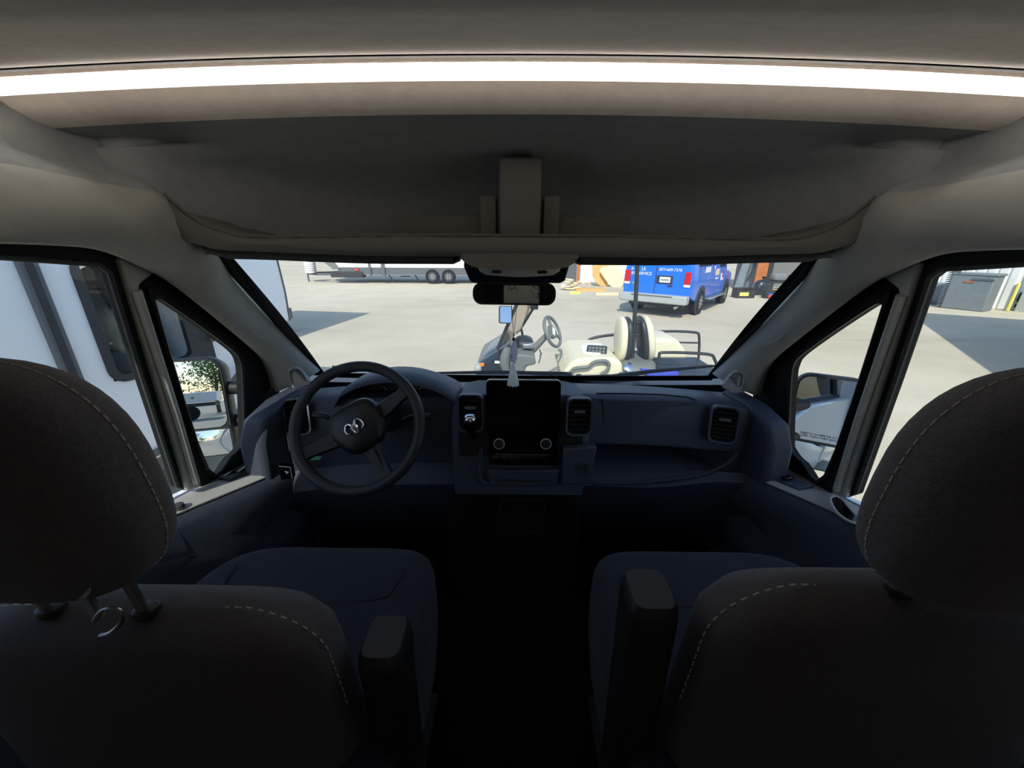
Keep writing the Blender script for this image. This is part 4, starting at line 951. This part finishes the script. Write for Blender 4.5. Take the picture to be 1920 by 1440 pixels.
for i, (y, z, w, h, m_) in enumerate(((2.75, 0.98, 0.30, 0.05, 'paper'), (3.35, 1.00, 0.10, 0.22, 'paper'), (3.55, 1.05, 0.08, 0.30, 'red_lens'), (3.5, 0.92, 0.3, 0.08, 'paper'), (2.3, 1.34, 0.08, 0.10, 'paper'))):
    L('side_marking', MB().box((1.0, y, z), (0.012, w, h)), m_)
L('exhaust_pipe', MB().tube([V((0.7, 0.1, 0.34)), V((0.7, -0.2, 0.32))], 0.04), 'alloy')
L('underbody', MB().box((0, 2.4, 0.36), (1.6, 4.6, 0.16)), 'rv_dark')

# ---- golf cart in front of the van, nose to the left
GC = thing('golf_cart', 'cream seated golf cart parked across right in front of the windshield', 'golf cart', (0.9, 4.2, 0))
def P(name, mb, m, parent=None, **k): return part(name, mb, m, GC, parent, **k)
YN, YF, YM = 3.78, 4.68, 4.2
# front cowl
nose = [W(a, b, Y=YN) for a, b in ((893, 702), (892, 690), (897, 680), (912, 670), (935, 657), (946, 651), (952, 655), (955, 670), (958, 685), (960, 702))]
z0 = 0.32
nose = [V((nose[0].x, YN, z0))] + nose + [V((nose[-1].x + 0.05, YN, z0))]
rg = []
for t, k in ((0.0, 0.90), (0.08, 0.97), (0.3, 1.0), (0.7, 1.0), (0.92, 0.97), (1.0, 0.90)):
    cxx = 0.0; rg.append([V((p.x, YN + (YF - YN) * t, z0 + (p.z - z0) * k)) for p in nose])
P('front_cowl', MB().loft(rg), 'cart_green', smooth=45)
P('cowl_trim', MB().tube([W(a, b, Y=YN - 0.01) for a, b in ((900, 677), (915, 668), (935, 656), (950, 646), (960, 639))], 0.005), 'cart_grey')
hl_ = P('headlamp', MB().sell(W(897, 690, Y=YN + 0.02), (0.04, 0.07, 0.05), 0.7, 0.7), 'bumper_grey', smooth=60)
P('indicator', MB().box(W(904, 684, Y=YN - 0.005), (0.045, 0.02, 0.04)), 'amber_lens', parent=hl_, bevel=0.008)
P('name_plate', MB().box(W(935, 679, Y=YN - 0.012), (0.08, 0.01, 0.025)), 'paper')
dsh = [W(a, b, Y=YM) for a, b in ((948, 652), (975, 646), (1000, 650), (1002, 664), (985, 668), (975, 702), (950, 702), (944, 680))]
P('dash_panel', MB().prism([p - V((0, 0.40, 0)) for p in dsh], (0, 0.8, 0)), 'cart_grey', bevel=0.02)
P('dash_hood', MB().sell(W(982, 644, Y=YM), (0.11, 0.16, 0.085), 0.8, 0.8), 'cart_tube', smooth=60)
P('dash_clutter', MB().box(W(990, 648, Y=YM - 0.2), (0.12, 0.08, 0.05)), 'alloy', bevel=0.01)
P('side_cowl', MB().tube([W(a, b, Y=YN - 0.02) for a, b in ((952, 652), (947, 668), (946, 684), (952, 702))], [0.035, 0.05, 0.05, 0.03], 10), 'cart_grey', smooth=60)
# steering
cs0, cs1 = W(968, 688, Y=4.05), W(1024, 630, Y=4.05)
P('steering_column', MB().tube([cs0, cs1], [0.05, 0.032], 10), 'cart_grey', smooth=60)
wcn = W(1036, 622, Y=4.05); wn = V((0.80, -0.42, 0.42)).normalized(); we1 = wn.orthogonal().normalized(); we2 = wn.cross(we1)
cwh = P('cart_wheel', MB().tube([wcn + (we1 * cos(a * pi / 18) + we2 * sin(a * pi / 18)) * 0.165 for a in range(36)], 0.017, 8, True), 'cart_grey', smooth=80)
P('wheel_hub', MB().lathe([(0.075, -0.02), (0.075, 0.008), (0.06, 0.014)], wcn, wn), 'cart_grey', parent=cwh)
for k in range(3):
    a = 2 * pi * k / 3 + 0.5; dd = we1 * cos(a) + we2 * sin(a)
    P('wheel_spoke', MB().tube([wcn + dd * 0.05, wcn + dd * 0.16], 0.016, 6), 'cart_grey', parent=cwh)
q1 = (EX - wn * EX.dot(wn)).normalized(); q2 = (EZ - wn * EZ.dot(wn)).normalized()
P('hub_label', MB().box(wcn + wn * 0.016, (0.05, 0.09, 0.002), M((q1, wn.cross(q1), wn)).transposed()), 'paper', parent=cwh)
P('key_cord', MB().tube([W(1012, 655, Y=4.05), W(1014, 668, Y=4.05), W(1010, 681, Y=4.05)], 0.006, 5), 'cart_tube')
P('key_tag', MB().box(W(1014, 665, Y=4.04), (0.02, 0.01, 0.05), M.Rotation(0.3, 3, 'Y')), 'alloy')
# windshield of the cart with struts
wb0, wb1 = W(934, 652, Y=YN), W(980, 630, Y=YF)
up = V((0.42, 0, 1.0))
P('cart_windshield', MB().prism([wb0 + V((0.02, 0.03, 0)), wb1 + V((-0.03, 0, 0.06)), wb1 + V((-0.03, 0, 0.06)) + up * 0.75, wb0 + V((0.02, 0.03, 0)) + up * 0.95], (0.006, 0, 0)), 'smoke_acrylic')
P('windshield_strut', MB().tube([wb0 + V((0.02, 0, -0.18)), wb0, wb0 + up * 0.5, wb0 + up * 1.15], 0.018, 8), 'cart_tube')
P('windshield_strut', MB().tube([wb1, wb1 + V((-0.02, 0, 0.10)), wb1 + up * 0.45, wb1 + up * 0.85], 0.016, 8), 'cart_tube')
P('strut_clamp', MB().box(W(1002, 574, Y=YF), (0.09, 0.05, 0.08)), 'cart_tube', bevel=0.01)
P('windshield_seam', MB().tube([wb0 + up * 0.48 + V((0.01, 0, 0)), wb1 + up * 0.42], 0.008), 'cart_tube')
mr = W(948, 590, Y=3.70); mn = V((0.30, -0.93, 0.22)).normalized(); m1 = (EX - mn * EX.dot(mn)).normalized(); m2 = mn.cross(m1) * -1; m2 = m2 if m2.z > 0 else -m2
mf = frame_from(mr, m1, m2)
mh = P('cart_mirror', MB().loft([[mf(x * k, y * k, z) for x, y in rrect(0.125, 0.165, 0.02)] for k, z in ((1, 0), (1.02, 0.02 * mn.dot(mf(0, 0, 1) - mr) / abs(mn.dot(mf(0, 0, 1) - mr)) * -1), (0.7, 0.05 * mn.dot(mf(0, 0, 1) - mr) / abs(mn.dot(mf(0, 0, 1) - mr)) * -1))]), 'cart_tube', smooth=50)
P('mirror_face', MB().prism([mf(x, y) + mn * 0.003 for x, y in rrect(0.112, 0.152, 0.015)], mn * 0.003), 'mirror_glass', parent=mh, smooth=0)
P('mirror_bracket', MB().tube([mr - mn * 0.02 + V((0.05, 0, 0)), W(960, 592, Y=YN)], 0.014), 'cart_grey', parent=mh)
# chassis and floor
P('chassis', MB().box((1.0, 4.23, 0.33), (2.3, 0.92, 0.12)), 'cart_tube', bevel=0.02)
P('rear_body', MB().box((1.35, 4.23, 0.50), (0.95, 0.92, 0.30)), 'cart_green', bevel=0.05, seg=3)
for x in (-0.1, 1.75):
    for y in (3.80, 4.66):
        t = P('wheel', MB().lathe([(0.11, -0.09), (0.21, -0.10), (0.23, 0), (0.21, 0.10), (0.11, 0.09)], (x, y, 0.23), EY, 22), 'tyre', smooth=40)
        P('hubcap', MB().lathe([(0.115, 0), (0.10, 0.02), (0.03, 0.035)], (x, y + (-0.09 if y < 4.2 else 0.09), 0.23), (0, -1 if y < 4.2 else 1, 0), 18), 'alloy', parent=t)
# bench
sb_ = [W(a, b, Y=YN + 0.02) for a, b in ((1050, 708), (1062, 692), (1072, 680), (1084, 674), (1104, 672), (1150, 672), (1168, 680), (1172, 708))]
P('bench_cushion', MB().prism(sb_, (0, YF - YN - 0.04, 0)), 'cream_vinyl', bevel=0.05, seg=4, smooth=50)
P('bench_base', MB().box((sb_[0].x + 0.36, 4.23, 0.55), (0.6, 0.86, 0.22)), 'cart_green', bevel=0.03)
for (pa, pb, w, rr_, side, mlab) in (((1172, 594), (1166, 676), 0.105, 0.12, -1, 'front'), ((1205, 592), (1212, 674), 0.105, -0.10, 1, 'rear')):
    t0, t1 = W(*pa, Y=4.05), W(*pb, Y=4.05); mid = (t0 + t1) / 2; h2 = (t0 - t1).length / 2
    ang = math.atan2(t0.x - t1.x, t0.z - t1.z); rot = M.Rotation(ang, 3, 'Y')
    P('backrest', MB().sell(mid + V((side * 0.028, 0, 0)), (0.056, 0.17, h2), 0.85, 0.7, 32, 20, rot=rot), 'cream_vinyl', smooth=80)
    P('backrest_shell', MB().sell(mid + V((-side * 0.030, 0, 0)), (0.040, 0.17, h2 * 1.0), 0.8, 0.6, 32, 16, rot=rot), 'cart_tube', smooth=80)
# roof post between the backrests, with braces
pp = [W(1184, 700, Y=4.0), W(1187, 640, Y=4.0), W(1191, 580, Y=4.0), W(1196, 480, Y=4.0)]
tp = pp[-1] + (pp[-1] - pp[-2]).normalized() * 0.25
P('roof_post', MB().tube(pp + [tp], 0.022, 10), 'cart_tube', smooth=60)
P('roof_post', MB().tube([V((p.x, 4.62, p.z)) for p in (pp[0], pp[1])], 0.02, 10), 'cart_tube', smooth=60)
for yy in (605, 628): P('post_brace', MB().tube([W(1176, yy, Y=4.0), W(1204, yy, Y=4.0)], 0.014, 8), 'cart_tube')
P('engine_cover', MB().sell(W(1186, 686, Y=4.1), (0.20, 0.36, 0.12), 0.5, 0.5), 'cart_grey', smooth=60)
P('fuel_cap', MB().lathe([(0.05, 0), (0.05, 0.02), (0.03, 0.03)], W(1178, 690, Y=3.80), (0, -0.7, 0.7)), 'chrome')
P('latch', MB().lathe([(0.03, 0), (0.03, 0.03), (0.015, 0.04)], W(1164, 704, Y=3.75), (0, -0.7, 0.7)), 'chrome')
# hip rails
P('hip_rail', MB().tube(smooth_path([W(a, b, Y=YN - 0.02) for a, b in ((1066, 706), (1073, 694), (1082, 690), (1102, 688), (1112, 680), (1122, 677), (1136, 677), (1142, 684), (1138, 694), (1126, 702))], 4), 0.018, 8), 'cart_grey', smooth=60)
P('hip_rail', MB().tube(smooth_path([W(a, b, Y=YF) for a, b in ((1098, 652), (1102, 640), (1115, 633), (1148, 628), (1160, 630))], 4), 0.018, 8), 'cart_tube', smooth=60)
# rear facing seat, deck and rails
rs = [W(a, b, Y=YN + 0.1) for a, b in ((1226, 686), (1228, 650), (1240, 645), (1290, 648), (1305, 668), (1310, 686))]
P('rear_cushion', MB().prism([p + V((0, 0.25, 0)) for p in rs], (0, 0.5, 0)), 'cream_vinyl', bevel=0.04, seg=3, smooth=50)
P('rear_deck', MB().box((W(1270, 694, Y=4.2).x, 4.22, 0.655), (0.85, 0.92, 0.05)), 'cart_tube', bevel=0.015)
for (y_, pts) in ((YF, ((1226, 700), (1227, 632), (1234, 622), (1300, 623), (1311, 634), (1309, 682))), (YN, ((1232, 702), (1236, 668), (1246, 661), (1326, 664), (1340, 674), (1346, 694)))):
    P('rear_rail', MB().tube(smooth_path([W(a, b, Y=y_) for a, b in pts], 4), 0.016, 8), 'cart_tube', smooth=60)
P('rail_bar', MB().tube([W(1228, 641, Y=YF), W(1310, 643, Y=YF)], 0.011, 8), 'cart_tube')
P('rail_bar', MB().tube([W(1236, 680, Y=YN), W(1343, 686, Y=YN)], 0.009, 8), 'cart_tube')
# things lying on the cart
bc = obj('blue_cloth', MB().grid([[W(a, b, Y=3.70 + 0.012 * (i % 2)) for i, (a, b) in enumerate(r_)] for r_ in (((1200, 690), (1215, 692), (1232, 694), (1250, 692), (1268, 695)), ((1206, 696), (1220, 699), (1236, 700), (1254, 699), (1274, 700)), ((1214, 703), (1226, 706), (1240, 706), (1258, 705), (1270, 704)))], thick=(0, 0.01, -0.01)), 'blue_cloth', smooth=60)
tag(bc, 'blue cloth draped over the rear deck of the golf cart', 'cloth')
kz = W(1112, 655, Z=0.915)
pa_ = obj('paper_bag', MB().prism([W(a, b, Z=0.90) for a, b in ((1088, 650), (1100, 645), (1126, 646), (1134, 660), (1118, 668), (1092, 662))], (0, 0, 0.012)), 'paper', bevel=0.01); tag(pa_, 'crumpled white paper on the cream cart bench', 'paper')
o_ = W(1119, 656, Z=0.93)
kp_ = thing('keypad', 'dark handheld keypad lying on the white paper on the cart bench', 'keypad', o_)
x_ = V((0.97, -0.24, 0)).normalized(); y_ = V((0.22, 0.88, 0.42)); y_ = (y_ - x_ * y_.dot(x_)).normalized(); kf = frame_from(o_, x_, y_)
part('keypad_body', MB().prism([kf(x, y) for x, y in rrect(0.215, 0.16, 0.02)], (0, 0.006, -0.014)), 'rv_dark', kp_, bevel=0.004)
for i in range(5):
    for j in range(2): part('key', MB().prism([kf(-0.075 + 0.037 * i + x, -0.03 + 0.055 * j + y, 0.0) for x, y in rrect(0.028, 0.04, 0.004, 2)], kf(0, 0, 0.006) - kf(0, 0)), 'cart_grey', kp_)

# ================================================================ BUILDINGS AND CLUTTER
# white ribbed wall on the right
p0, p1 = W(1725, 567, Z=0.0), W(1885, 583, Z=0.0)
wd = (p1 - p0); wl_ = wd.length; wd.normalize(); az = math.atan2(wd.y, wd.x)
WB = thing('white_building', 'white vertical panel building at the right edge of the yard', 'building', p0 - wd * 1, az)
L = local(WB)
Lw = 1 + wl_
L('shell', MB().box((Lw / 2, 2.0, 2.2), (Lw, 3.9, 4.4)), 'siding_white')
npan = 12; pw = Lw / npan
pm = None
for i in range(npan):
    if pm is None:
        ob = L('siding_panel', MB().prism([(0.015, 0, 0.05), (0.05, -0.035, 0.05), (pw - 0.05, -0.035, 0.05), (pw - 0.015, 0, 0.05)], (0, 0, 4.3)), 'siding_white', smooth=0); pm = ob
    else:
        ob = pm.copy(); COL.objects.link(ob)
    ob.location = (i * pw, 0.05, 0)
L('roof_edge', MB().box((Lw / 2, 1.9, 4.45), (Lw + 0.3, 4.3, 0.12)), 'rv_grey')
L('yellow_guard', MB().box((Lw + 0.04, 0.0, 0.45), (0.07, 0.10, 0.9)), 'yellow_paint', bevel=0.02)
L('meter_box', MB().box((Lw + 0.02, -0.08, 1.95), (0.35, 0.2, 0.45)), 'bumper_grey', bevel=0.02)
side = thing('concrete_wall', 'plain grey wall beyond the white building with a pipe along it', 'wall', p1 + wd * 0.15 + V((0, 0, 0)), az)
L = local(side)
L('slab', MB().box((2.5, 0.3, 1.6), (5.0, 0.3, 3.2)), 'bumper_grey')
L('pipe', MB().tube([V((0.3, 0.05, 1.0)), V((1.0, 0.0, 0.9)), V((2.4, -0.05, 0.65))], 0.05), 'workshop_grey')
L('wall_cabinet', MB().box((0.7, 0.02, 2.1), (0.6, 0.3, 0.45)), 'workshop_grey', bevel=0.02)
# louvred cooler leaning on the wall
CP = W(1800, 581, Z=0.0)
CO = thing('cooler_unit', 'grey louvred cooler box standing before the white wall', 'cooler', (CP.x, CP.y, 0), az)
L = local(CO); cw2, ch = 1.0, 1.12
L('case', MB().box((0, 0.35, ch / 2), (cw2, 0.7, ch)), 'cooler_grey', bevel=0.03)
L('top_tray', MB().box((0.02, 0.35, ch + 0.03), (cw2 + 0.04, 0.74, 0.08)), 'cooler_grey', bevel=0.02)
L('handle_slot', MB().box((0.25, -0.012, ch - 0.12), (0.5, 0.03, 0.05)), 'rv_grey')
L('name_strip', MB().box((-0.05, -0.012, ch - 0.21), (0.25, 0.02, 0.04)), 'rust_post')
for i in range(16): L('louvre', MB().box((-cw2 / 2 - 0.05, 0.3, 0.1 + i * 0.072), (0.14, 0.6, 0.022), M.Rotation(-0.5, 3, 'Y')), 'cooler_grey')
DR = thing('drum_cover', 'rounded grey cover standing at the wall left of the cooler', 'cover', (*W(1748, 571, Z=0.0)[:2], 0), az)
L = local(DR); L('cover', MB().sell((0, 0.25, 0.35), (0.45, 0.2, 0.42), 0.5, 0.6), 'cooler_grey', smooth=60)
L('rim', MB().box((0, 0.2, 0.03), (0.9, 0.4, 0.06)), 'rv_grey')
CT = thing('wheeled_cart', 'dark wheeled hand cart at the far right by the grey wall', 'hand cart', (*W(1912, 582, Z=0.0)[:2], 0), az)
L = local(CT); L('tray', MB().box((0, 0.2, 0.42), (0.8, 0.5, 0.3)), 'rv_dark', bevel=0.03)
for x in (-0.25, 0.25): L('wheel', MB().lathe([(0.05, -0.03), (0.13, -0.03), (0.13, 0.03), (0.05, 0.03)], (x, 0.0, 0.13), EY, 16), 'tyre')
L('push_bar', MB().tube([V((-0.35, 0.2, 0.5)), V((-0.6, 0.2, 0.9))], 0.03), 'rv_grey')

# workshop behind the blue van
WS = thing('workshop', 'open grey workshop behind the blue van with rusty post', 'building', (*W(1395, 545, Z=0.0)[:2], 0), R(-22))
L = local(WS)
L('back_wall', MB().box((2.4, 2.5, 2.0), (5.2, 0.15, 4.0)), 'workshop_grey')
L('roof', MB().box((2.4, 1.2, 4.05), (5.4, 3.2, 0.12)), 'rv_grey')
L('corner_post', MB().box((0.55, 0.1, 2.0), (0.42, 0.30, 4.0)), 'rust_post')
L('inner_post', MB().box((0.95, 0.6, 2.0), (0.22, 0.22, 4.0)), 'rv_dark')
L('end_post', MB().box((4.9, 0.1, 2.0), (0.3, 0.30, 4.0)), 'rust_post')
def yard(name, label, cat, px, py, mb_fn, rz=0.0, group=None):
    q = W(px, py, Z=0.0); t = thing(name, label, cat, (q.x, q.y, 0), rz, group); mb_fn(local(t)); return t
yard('tarp_bundle', 'grey tarp hanging in folds beside the rusty post', 'tarp', 1398, 543, lambda L: (L('tarp', MB().loft([[V((x * k + o_, y * k, z)) for x, y in ((-0.5, 0.1), (-0.25, -0.12), (0.0, 0.1), (0.2, -0.14), (0.45, 0.08), (0.3, 0.35), (-0.4, 0.35))] for k, o_, z in ((1.0, 0, 0.0), (0.9, 0.05, 0.8), (0.8, 0.16, 1.6), (0.6, 0.3, 2.6), (0.4, 0.35, 3.4))]), 'tarp_grey', smooth=50), L('tie_rope', MB().tube([V((-0.1, -0.2, 0.4)), V((0.15, -0.2, 1.4)), V((0.35, -0.1, 2.8))], 0.02), 'rv_dark')))
yard('tool_case', 'dark tool case with a yellow label on the ground behind the blue van', 'tool case', 1392, 558, lambda L: (L('case', MB().box((0, 0, 0.17), (0.75, 0.4, 0.34)), 'rv_dark', bevel=0.03), L('lid', MB().box((0, 0, 0.36), (0.78, 0.42, 0.06)), 'bead', bevel=0.02), L('label_plate', MB().box((-0.08, -0.21, 0.16), (0.36, 0.02, 0.14)), 'yellow_paint')))
yard('trash_bag', 'dark green stuffed bag leaning at the foot of the rusty post', 'bag', 1424, 553, lambda L: (L('bag', MB().sell((0, 0, 0.30), (0.32, 0.26, 0.34), 0.8, 0.8, warp=lambda p: V((p.x * (1.1 - 0.8 * max(0, p.z)), p.y, p.z))), 'cart_green', smooth=60), L('bag_neck', MB().lathe([(0.10, 0), (0.05, 0.08), (0.12, 0.18)], (0.05, 0, 0.58)), 'cart_green')))
yard('battery_charger', 'small black box with red and blue front on the workshop floor', 'charger', 1442, 559, lambda L: (L('case', MB().box((0, 0, 0.16), (0.5, 0.3, 0.32)), 'rv_dark', bevel=0.02), L('front_panel', MB().box((0.02, -0.16, 0.10), (0.34, 0.02, 0.12)), 'orange_red'), L('front_stripe', MB().box((0.02, -0.165, 0.18), (0.34, 0.02, 0.05)), 'blue_paint')))
yard('work_bench', 'dark workbench loaded with parts at the workshop wall', 'workbench', 1492, 553, lambda L: (L('bench_top', MB().box((0, 0.3, 0.52), (2.4, 0.7, 0.08)), 'rv_dark'), L('shelf', MB().box((0, 0.3, 0.2), (2.2, 0.6, 0.04)), 'pale_board'), [L('leg', MB().box((x, y, 0.25), (0.07, 0.07, 0.5)), 'rv_dark') for x in (-1.1, 1.1) for y in (0.02, 0.58)]))
wbp = W(1492, 553, Z=0.0)
for i, (dx_, col, nm, lb) in enumerate(((-0.7, 'workshop_grey', 'motor_block', 'grey lump of machinery at the left end of the workbench'), (0.25, 'siding_white', 'white_bucket', 'white bucket standing on the workbench'), (0.75, 'green_plastic', 'green_jug', 'green jug at the right end of the workbench'))):
    t = thing(nm, lb, 'machinery' if i == 0 else 'bucket' if i == 1 else 'jug', (wbp.x + dx_, wbp.y + 0.3, 0.56)); LL = local(t)
    if i == 0: LL('block', MB().sell((0, 0, 0.16), (0.32, 0.22, 0.17), 0.5, 0.6), col, smooth=50); LL('shaft', MB().tube([V((0.2, 0, 0.2)), V((0.55, 0, 0.2))], 0.05), 'rv_dark')
    elif i == 1: LL('pail', MB().lathe([(0.10, 0), (0.13, 0.26), (0.11, 0.26)], (0, 0, 0)), col); LL('handle', MB().tube([V((-0.13, 0, 0.25)), V((0, -0.1, 0.18)), V((0.13, 0, 0.25))], 0.008), 'rv_grey')
    else: LL('jug', MB().lathe([(0.14, 0), (0.15, 0.2), (0.05, 0.3), (0.04, 0.36)], (0, 0, 0)), col); LL('cap', MB().lathe([(0.045, 0), (0.045, 0.05)], (0, 0, 0.35)), 'siding_white')

# far clutter between mirror and blue van
GRP = 'loose boards on the ground'
yard('storage_shed', 'white shed wall behind the leaning boards', 'shed', 1120, 532, lambda L: (L('wall', MB().box((0.6, 1.2, 1.5), (5.2, 0.2, 3.0)), 'siding_white'), L('dark_opening', MB().box((-1.5, 1.08, 0.9), (1.0, 0.04, 1.8)), 'rv_grey'), L('roof', MB().box((0.6, 1.6, 3.1), (5.6, 1.8, 0.12)), 'rv_grey')))
yard('steel_post', 'rust red steel post left of the condenser unit', 'post', 1083, 532, lambda L: (L('shaft', MB().box((0, 0, 1.5), (0.14, 0.14, 3.0)), 'rust_post'), L('base_plate', MB().box((0, 0, 0.02), (0.3, 0.3, 0.04)), 'rv_grey')))
def acu(L):
    L('case', MB().box((0, 0.2, 0.42), (0.95, 0.4, 0.74)), 'siding_white', bevel=0.03)
    L('fan_opening', MB().lathe([(0.30, -0.01), (0.30, 0.01), (0.02, 0.01)], (0.15, -0.005, 0.43), (0, -1, 0), 24), 'workshop_grey')
    for k in range(4):
        L('grille_ring', MB().tube([V((0.15 + (0.07 + 0.07 * k) * cos(a * pi / 10), -0.02, 0.43 + (0.07 + 0.07 * k) * sin(a * pi / 10))) for a in range(20)], 0.008, 5, True), 'bumper_grey')
    for x in (-0.35, 0.35): L('foot', MB().box((x, 0.2, 0.03), (0.08, 0.4, 0.06)), 'rv_dark')
yard('condenser_unit', 'white air conditioner condenser with round fan grille', 'air conditioner', 1103, 528, acu)
yard('plywood_sheet', 'orange brown plywood sheet leaning on the shed with curved edge', 'board', 1126, 537, lambda L: L('sheet', MB().prism([(-0.45, 0, 0.55), (-0.28, 0, 0.22), (0.0, 0, 0.02), (0.35, 0, 0.0), (0.5, 0.3, 1.9), (-0.5, 0.3, 1.9)], (0, 0.04, 0)), 'plywood', smooth=0), 0.1)
yard('curved_board', 'pale curved board leaning in front of the plywood sheet', 'board', 1146, 538, lambda L: L('sheet', MB().prism([(p.x, p.y, p.z) for p in smooth_path([V((-0.62, 0.1, 0.86)), V((-0.35, 0.05, 0.40)), V((0.05, 0, 0.0)), V((0.5, 0, 0.02)), V((0.62, 0.06, 0.4)), V((0.42, 0.1, 0.85)), V((0.3, 0.16, 1.15)), V((0.0, 0.16, 1.05))], 4, True)], (0, -0.04, 0)), 'pale_board', smooth=0), 0.0)
yard('green_box', 'small green box beside the pale curved board', 'box', 1164, 535, lambda L: (L('box', MB().box((0, 0, 0.14), (0.3, 0.25, 0.28)), 'green_plastic', bevel=0.02), L('lid', MB().box((0, 0, 0.29), (0.32, 0.27, 0.03)), 'green_plastic')))
yard('scrap_pile', 'pale heap of torn board scraps at the foot of the red post', 'scrap', 1076, 543, lambda L: [L('scrap', MB().box((random.uniform(-0.4, 0.4), random.uniform(-0.2, 0.2), 0.05 + 0.06 * i), (0.7 - 0.06 * i, 0.4, 0.04), M.Rotation(random.uniform(-0.3, 0.3), 3, 'Y') @ M.Rotation(random.uniform(0, 3), 3, 'Z')), 'pale_board') for i in range(8)])
for (px_, py_, w, d_, m_, lb) in ((1106, 545, 1.3, 0.6, 'plywood', 'thin brown plywood offcut lying flat behind the short yellow plank'), (1078, 551, 0.45, 0.15, 'yellow_paint', 'short yellow plank on the ground'), (1137, 553, 0.95, 0.25, 'pale_board', 'long pale plank lying on the ground left of the blue van'), (1057, 537, 0.3, 0.3, 'siding_white', 'white foam block at the right end of the mirror')):
    yard('plank', lb, 'plank', px_, py_, lambda L: L('board', MB().prism([(-w / 2, -d_ / 2, 0), (w / 2, -d_ / 2, 0.0), (w / 2 - 0.02, d_ / 2, 0.0), (-w / 2 + 0.02, d_ / 2, 0)], (0, 0, 0.10)), m_, smooth=0), 0.02, GRP)

# building behind on the right, out of frame, whose shadow lies on the yard
HB = thing('hangar', 'tall grey hangar on the right shading the yard before the white wall', 'building', (0, 0, 0))
part('walls', MB().prism([(7.3, 2.1, 0), (11.8, 8.4, 0), (17.0, 5.0, 0), (12.5, -1.3, 0)], (0, 0, 4.0)), 'workshop_grey', HB)
part('roof', MB().prism([(7.2, 2.1, 4.0), (11.85, 8.5, 4.0), (17.2, 5.0, 4.0), (12.5, -1.5, 4.0)], (0, 0, 0.12)), 'rv_grey', HB)

# trees and a parked white trailer behind us, seen in the driver mirror
def make_tree(seed):
    rnd = random.Random(seed); th = thing('tree', '', 'tree', (0, 0, 0)); L = local(th)
    tr = MB(); tr.tube([V((0, 0, 0)), V((0.1, 0.05, 1.2)), V((-0.05, 0.1, 2.4)), V((0.1, 0, 4.0))], [0.16, 0.13, 0.10, 0.04], 8)
    L('trunk', tr, 'bark')
    for k in range(5):
        a = rnd.uniform(0, 6.28); z = rnd.uniform(1.6, 3.0)
        L('branch', MB().tube([V((0, 0, z)), V((cos(a) * 0.8, sin(a) * 0.8, z + 0.6)), V((cos(a) * 1.5, sin(a) * 1.5, z + 1.0))], [0.07, 0.05, 0.02], 6), 'bark')
    lf = MB()
    cl = [(rnd.gauss(0, 0.9), rnd.gauss(0, 0.9), rnd.uniform(1.8, 4.6)) for _ in range(46)]
    for c in cl:
        for _ in range(55):
            p = V(c) + V((rnd.gauss(0, 0.34), rnd.gauss(0, 0.34), rnd.gauss(0, 0.28)))
            u = V((rnd.uniform(-1, 1), rnd.uniform(-1, 1), rnd.uniform(-1, 1))).normalized() * 0.09; v_ = u.orthogonal().normalized() * 0.05
            lf.add([p - u, p + v_, p + u, p - v_], [(0, 1, 2, 3)])
    f = L('foliage', lf, 'leaf', smooth=0); f['kind'] = 'stuff'
    return th
tr0 = make_tree(3)
spots = [(-6.3, -17, 1.05), (-11.5, -27, 0.9), (-5.6, -28, 0.8), (-19, -28, 1.0), (0.2, -29, 0.8), (6.2, -30, 0.8), (12.4, -29, 0.9), (18, -28, 0.9)]
tl = ['tree nearest behind the camper, in the driver mirror', 'broad tree behind the nearest mirror tree', 'low bushy tree behind the van', 'leftmost tree behind the camper', 'tallest tree far behind the van', 'tree straight behind the van', 'tree behind the van on the right', 'rightmost tree behind the van']
for i, (x, y, k) in enumerate(spots):
    t = tr0 if i == 0 else copy_tree(tr0)
    t.location = (x, y, 0); t.scale = (k, k, k * 0.95); t.rotation_euler = (0, 0, i * 1.3); t['label'] = tl[i]; t['group'] = 'trees behind the van'
bt = thing('parked_trailer', 'low white trailer parked far behind, showing in the driver mirror', 'trailer', (-7.0, -22.5, 0))
L = local(bt); L('body', MB().box((0, 0, 1.15), (4.6, 1.6, 0.5)), 'rv_white', bevel=0.04); L('bed', MB().box((0, 0, 0.75), (4.4, 1.5, 0.15)), 'rv_dark')
for x in (-1.2, 1.2): L('wheel', MB().lathe([(0.15, -0.1), (0.35, -0.1), (0.36, 0), (0.35, 0.1), (0.15, 0.1)], (x, 0.72, 0.36), EY, 20), 'tyre')
for o in bpy.data.objects:
    if '_o' in o: del o['_o']
